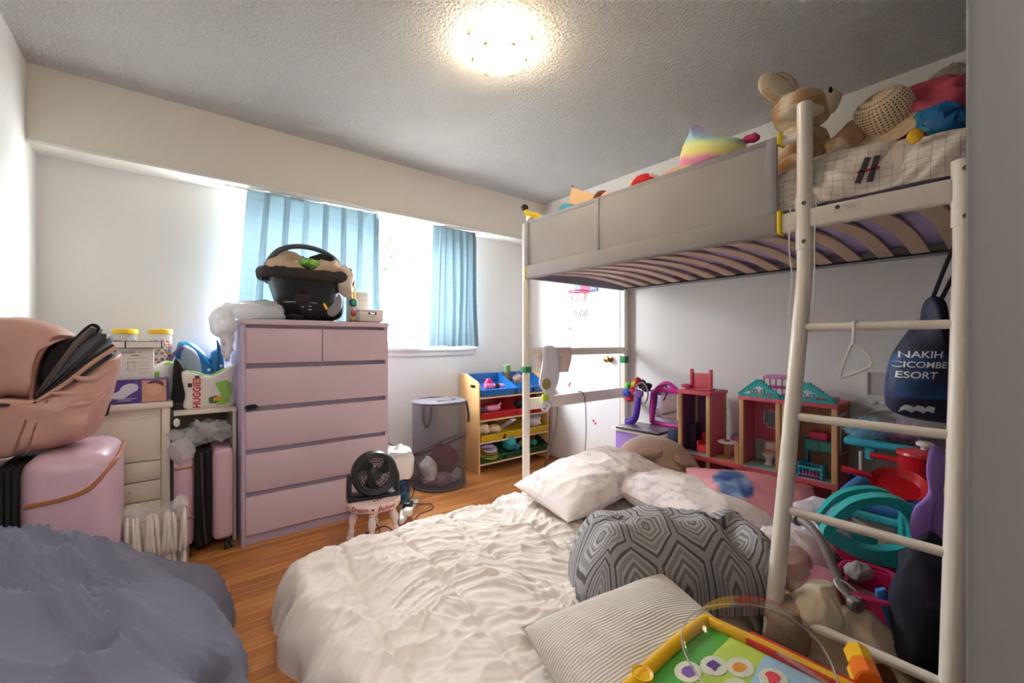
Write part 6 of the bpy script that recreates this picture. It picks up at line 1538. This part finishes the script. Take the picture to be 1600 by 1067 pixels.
fluff('pink_duster', 'lilac pink fluffy duster on the turquoise shelf', (2.50, .36, .70), (.05, .065, .035), (200, 160, 206), (222, 186, 222), 900, 2)
hb2 = thing('hair_brush', 'dark red bristle brush lying on the turquoise shelf', 'brush', (2.43, .36, .662)); MB().box(0, .02, -.05, .06, 0, .012, .004).build('brush_back', mat('brush_dark', (60, 30, 40), .5), hb2)
for k in range(14): MB().cyl((.01, -.045 + k * .0075, .012), (.006, -.045 + k * .0075, .03), .0012, n=4).build('bristle', mat('brush_red', (150, 40, 60), .5), hb2)
M_pt = mat('play_blue', (70, 130, 200), .4, (60, 118, 190), 4)
ptb = thing('play_table', 'cream toy unit with a bright blue tray top beside the ladder', 'play table', (1.98, .10, 0))
MB().box(.03, .36, .01, .34, 0, .44, .012).build('unit_body', mat('unit_cream', (206, 190, 168), .5), ptb)
MB().box(.0, .40, .0, .36, .44, .475, .012, seg=3).build('teal_deck', M_tt2, ptb)
tr = MB(); tr.tube(smooth_poly([(.06, .04, .50), (.34, .04, .50), (.37, .08, .50), (.37, .32, .50), (.34, .355, .50), (.06, .355, .50), (.035, .32, .50), (.035, .08, .50)], 5), .034, 12, True); tr.build('tray_rim', M_pt, ptb)
MB().box(.05, .36, .05, .345, .475, .50, .004).build('tray_floor', M_pt, ptb)
M_rp = mat('pan_red', (190, 24, 36), .25)
pn = thing('red_toy_pan', 'red toy frying pan on the blue tray', 'toy pan', (2.13, .325, .545)); pn.rotation_euler = (math.radians(8), math.radians(-26), 0)
MB().lathe([(.002, 0), (.065, 0), (.082, .028), (.086, .03), (.08, .026), (.062, .006), (.002, .006)], 36).build('pan_bowl', M_rp, pn)
MB().tube([(0, .078, .026), (-.005, .11, .03), (-.01, .17, .03)], [.010, .012, .014], 10).build('pan_handle', M_rp, pn)
po = thing('red_toy_pot', 'red toy saucepan with lid and white knob', 'toy pot', (2.28, .27, .50))
MB().lathe([(.07, 0), (.078, .006), (.08, .15), (.084, .155), (.08, .158)], 36).build('pot_body', M_rp, po)
MB().lathe([(.085, .158), (.082, .168), (.05, .178), (.002, .18)], 36).build('lid', M_rp, po)
MB().lathe([(.012, .178), (.012, .19), (.026, .195), (.026, .205), (.02, .21), (.002, .211)], 20).build('knob', M_pack, po)
MB().tube([(0, .078, .12), (0, .14, .125), (0, .165, .125)], [.012, .011, .012], 10).build('pot_handle', M_rp, po)
ck2 = thing('pink_toy_cup', 'small pink toy bowl beside the red pan', 'toy cup', (2.08, .21, .515)); MB().lathe([(.02, 0), (.024, .003), (.036, .055), (.038, .057), (.033, .055), (.02, .008), (.002, .006)], 24).build('bowl', mat('bowl_pink', (226, 110, 140), .35), ck2)
wk = thing('toy_whisk', 'small wire whisk standing in the pink bowl', 'whisk', (2.08, .21, .53)); wk.rotation_euler = (.15, .1, 0)
for k in range(4):
    a = k * PI / 4; MB().tube([(.03 * math.sin(PI * q / 10) * math.cos(a) * (1 if True else 0), .03 * math.sin(PI * q / 10) * math.sin(a), .02 + .10 * q / 10) for q in range(11)] + [(-.03 * math.sin(PI * q / 10) * math.cos(a), -.03 * math.sin(PI * q / 10) * math.sin(a), .02 + .10 * q / 10) for q in range(10, -1, -1)], .0018, 5).build('wire', mat('whisk_wire', (220, 214, 200), .3), wk)
MB().cyl((0, 0, .118), (0, 0, .17), .006, n=10).build('handle', mat('whisk_pink', (214, 40, 96), .4), wk)
tv = thing('toy_knife', 'grey flat toy utensil resting on the teal deck', 'toy', (2.0, .26, .50), .2); MB().puff([(-.05, -.005), (.0, -.012), (.04, -.010), (.05, 0), (.04, .010), (-.05, .006)], .012, T(rx=PI / 2, rz=PI / 2), 3, 4).build('blade', M_grey, tv)
wbx = thing('wooden_box', 'brown wooden box behind the navy bag', 'box', (2.50, .07, 0)); MB().box(0, .14, 0, .10, 0, .72, .004).build('box_body', mat('brown_wood', (132, 84, 50), .6), wbx)
skl = thing('toy_skillet', 'black round toy skillet with pink handle behind the ladder', 'toy pan', (2.30, .10, .735)); skl.rotation_euler = (0, -1.1, 0)
MB().lathe([(.002, 0), (.05, 0), (.06, .014), (.063, .015)], 28).build('pan_bowl', M_blk, skl); MB().tube([(.0, .0, -.004), (-.02, .04, -.02), (-.07, .06, -.03)], .008, 8).build('pan_handle', mat('whisk_pink', (214, 40, 96)), skl)
pl_ = thing('wall_plate_frame', 'small pale frame leaning on the wall above the toy kitchen', 'frame', (2.835, .50, .80))
fb_ = MB()
for y0, y1, z0, z1 in ((-.06, .06, 0, .012), (-.06, .06, .138, .15), (-.06, -.048, 0, .15), (.048, .06, 0, .15)): fb_.box(-.008, .008, y0, y1, z0, z1, .002)
fb_.build('frame_moulding', M_pack, pl_); MB().box(0, .006, -.05, .05, .01, .14).build('frame_panel', M_tk, pl_)
# ------------------------------------------------------------------ heap around the ladder foot
M_ear = mat('violet_felt', (160, 122, 206), .8, (148, 110, 196), 6)
er = thing('violet_wing', 'violet felt wing shaped toy beside the ladder upright', 'toy', (1.92, .205, .43), math.radians(-70))
MB().puff([(.0, .0), (.03, .01), (.045, .06), (.03, .14), (.02, .2), (.03, .28), (.015, .33), (-.01, .325), (-.02, .25), (-.015, .18), (-.05, .12), (-.06, .05), (-.04, .005)], .02, None, 4, 5, k=5).build('wing', M_ear, er)
sm_ = MB(); smtube(sm_, [(.0, -.012, .02), (-.01, -.012, .09), (.0, -.012, .16)], .002, 4, 5); sm_.build('seam', mat('violet_dark', (110, 76, 156), .8), er)
M_tc = mat('carrier_teal', (40, 170, 170), .35, (34, 158, 160), 4)
tcar = thing('toy_carrier', 'teal and magenta plastic toy pet carrier with arched opening', 'toy carrier', (1.90, .355, .335), math.radians(-62))
def ring_frame(outer, inner, y0, y1, k=5):
    O = smooth_poly([(p[0], 0, p[1]) for p in outer], k); I = smooth_poly([(p[0], 0, p[1]) for p in inner], k); n = len(O); v = []; f = []
    for L, y in ((O, y0), (I, y0), (I, y1), (O, y1)): v += [Vector((p.x, y, p.z)) for p in L]
    for r in range(4):
        for i in range(n): f.append((r * n + i, r * n + (i + 1) % n, ((r + 1) % 4) * n + (i + 1) % n, ((r + 1) % 4) * n + i))
    return MB().add(v, f)
CO = [(-.14, .06), (-.125, .13), (-.06, .205), (.03, .235), (.10, .215), (.135, .13), (.14, .02), (.0, .0)]
CI = [(-.105, .085), (-.095, .13), (-.045, .18), (.02, .205), (.075, .185), (.095, .13), (.085, .075), (-.01, .045)]
ring_frame(CO, CI, -.02, .03).build('carrier_frame', M_tc, tcar, 50)
ring_frame([(p[0] * .96, p[1] * .96) for p in CO], [(p[0] * 1.05, p[1]) for p in CI], .10, .14).build('carrier_frame', M_tc, tcar, 50)
MB().box(.085, .13, .02, .12, .0, .19, .01).build('carrier_side', M_tc, tcar)
MB().prism([(-.12, .04), (.13, -.012), (.125, -.05), (-.08, -.02)], -.008, .128, .008).build('carrier_base', M_tmg, tcar)
M_bar = mat('stroller_grey', (128, 120, 116), .4)
sa2 = thing('stroller_bar', 'grey brown curved stroller bumper bar lying on the heap', 'stroller bar', (1.66, .47, .36))
q = MB(); smtube(q, [(.10, .07, .10), (.06, .02, .10), (.02, -.03, .065), (-.03, -.09, -.02), (-.06, -.13, -.05)], .014, 6, 10); q.build('bar', M_bar, sa2)
for p in ((.10, .07, .10), (-.06, -.13, -.05)): MB().lathe([(.022, -.01), (.024, 0), (.022, .01), (.009, .012), (.008, .002)], 20, T(*p, rx=PI / 2, rz=-.6)).build('joint', M_bar, sa2)
rg = MB(); rg.tube([(1.60 + .032 * math.cos(a * PI / 14), .36 + .03 * math.sin(a * PI / 14), .345 + .018 * math.sin(a * PI / 14)) for a in range(28)], .003, 6, True); tag(rg.build('elastic_loop', mat('loop_white', (226, 220, 216), .5)), 'pale thin elastic loop near the stroller bar', 'loop')
M_fl = mat('pale_fleece', (222, 206, 204), .95, (206, 188, 190), 10, bump=.4, bs=140)
M_flg = mat('lilac_grey_towel', (200, 194, 206), .95, (176, 170, 184), 12, bump=.5, bs=160)
cloth('lilac_grey_towel', 'pale lilac grey towel crumpled beside the pink pillow', (2.06, .54, .32), (.13, .12, .12), 401, M_flg, .32, 10, pw=1.7, cat='towel', n=80, mm=50)
cloth('pale_pink_fleece', 'pale pink fleece heaped behind the ladder', (1.86, .61, .26), (.17, .14, .11), 403, M_fl, .30, 9, pw=1.7, cat='blanket', n=80, mm=50)
cloth('dusty_pink_fleece', 'dusty pink fleece fold next to the hexagon quilt', (1.70, .545, .25), (.09, .085, .12), 405, mat('dusty_pink', (206, 176, 172), .9, (190, 158, 156), 8), .35, 7, cat='blanket')
cloth('pink_round_plush', 'round pink plush half buried in the heap', (1.73, .46, .25), (.09, .085, .075), 407, mat('plush_pink', (222, 160, 184), .95, (206, 140, 176), 6), .15, 8, cat='soft toy')
M_bg = bpy.data.materials.new('beige_patch_blanket'); t_ = NT(M_bg); o_ = t_.obj(); v_ = t_.new('ShaderNodeTexVoronoi'); t_.put(v_.inputs['Vector'], o_); v_.inputs['Scale'].default_value = 7
t_.put(t_.b.inputs['Base Color'], t_.mix(t_.ramp(v_.outputs['Distance'], [(.25, (1, 1, 1, 1)), (.28, (0, 0, 0, 1))]), t_.mix(t_.noise(o_, 6, 3).outputs[0], lin((224, 208, 186)), lin((196, 172, 146))), lin((110, 62, 40)))); t_.b.inputs['Roughness'].default_value = .9
bb_l = lump(MB(), (1.69, .385, .13), (.19, .16, .19), 409, .30, 6.5, 110, 70, floor=.01, pw=1.7)
lump(bb_l, (1.47, .31, .045), (.23, .20, .075), 410, .35, 6.5, 90, 50, floor=.01, pw=1.7)
tag(bb_l.build('beige_blanket', M_bg, None, 75), 'beige blanket with brown patches trailing past the bottom rung', 'blanket')
cloth('cream_blanket', 'cream blanket fold on top of the beige blanket', (1.60, .43, .25), (.12, .07, .085), 411, mat('cream_fleece', (226, 212, 188), .9, (206, 188, 162), 8), .3, 9, pw=1.7, cat='blanket', n=80, mm=50)
cloth('taupe_cloth', 'taupe cloth twisted in the heap by the ladder', (1.52, .475, .21), (.10, .06, .09), 413, mat('taupe_knit', (176, 152, 134), .9, (150, 128, 112), 9), .5, 8, cat='cloth')
cloth('navy_trousers', 'dark navy trousers slumped against the ladder upright', (1.71, .19, .33), (.125, .09, .21), 415, mat('navy_twill', (36, 38, 56), .9, (24, 26, 40), 8), .3, 6, cat='trousers', n=60, mm=44)
mg = thing('magenta_toy_bin', 'magenta plastic toy bin behind the beige blanket', 'toy bin', (1.66, .25, 0), math.radians(12))
mb2 = MB(); 
for x0, x1, y0, y1 in ((0, .20, 0, .008), (0, .20, .12, .128), (0, .008, 0, .128), (.192, .20, 0, .128)): mb2.box(x0, x1, y0, y1, .0, .33, .003)
mb2.box(0, .20, 0, .128, 0, .01); mb2.build('bin_wall', M_tmg, mg)
MB().tube(smooth_poly([(0, 0, .33), (.2, 0, .33), (.2, .128, .33), (0, .128, .33)], 5), .008, 8, True).build('bin_rim', M_tmg, mg)
cl_ = thing('blue_toy_clip', 'bright blue plastic clip on the magenta bin rim', 'toy', (1.652, .285, .33)); MB().prism([(-.012, .03), (.010, .035), (.014, .015), (.008, .0), (.012, -.08), (-.004, -.085), (-.010, 0), (-.016, .012)], -.008, .008, .003, T(rz=-1.0, ry=-.2)).build('clip_body', mat('clip_blue', (40, 130, 206), .35), cl_)
pbn = thing('purple_tub', 'purple plastic tub in the bottom right corner', 'tub', (1.56, .10, 0)); MB().lathe([(.05, 0), (.055, .004), (.07, .17), (.074, .175), (.066, .172), (.05, .01), (.002, .008)], 32).build('tub_body', mat('tub_purple', (110, 50, 170), .35), pbn)
cloth('grey_mouse_toy', 'small grey knitted toy between the carrier and the magenta bin', (1.78, .37, .33), (.05, .04, .03), 417, mat('grey_knit', (150, 146, 144), .9), .4, 14, cat='soft toy', n=28, mm=18)
cloth('grey_slipper', 'grey slipper under the play table edge', (1.965, .28, .40), (.02, .05, .03), 419, mat('slipper_grey', (110, 108, 110), .9), .2, 10, cat='slipper', n=24, mm=16)
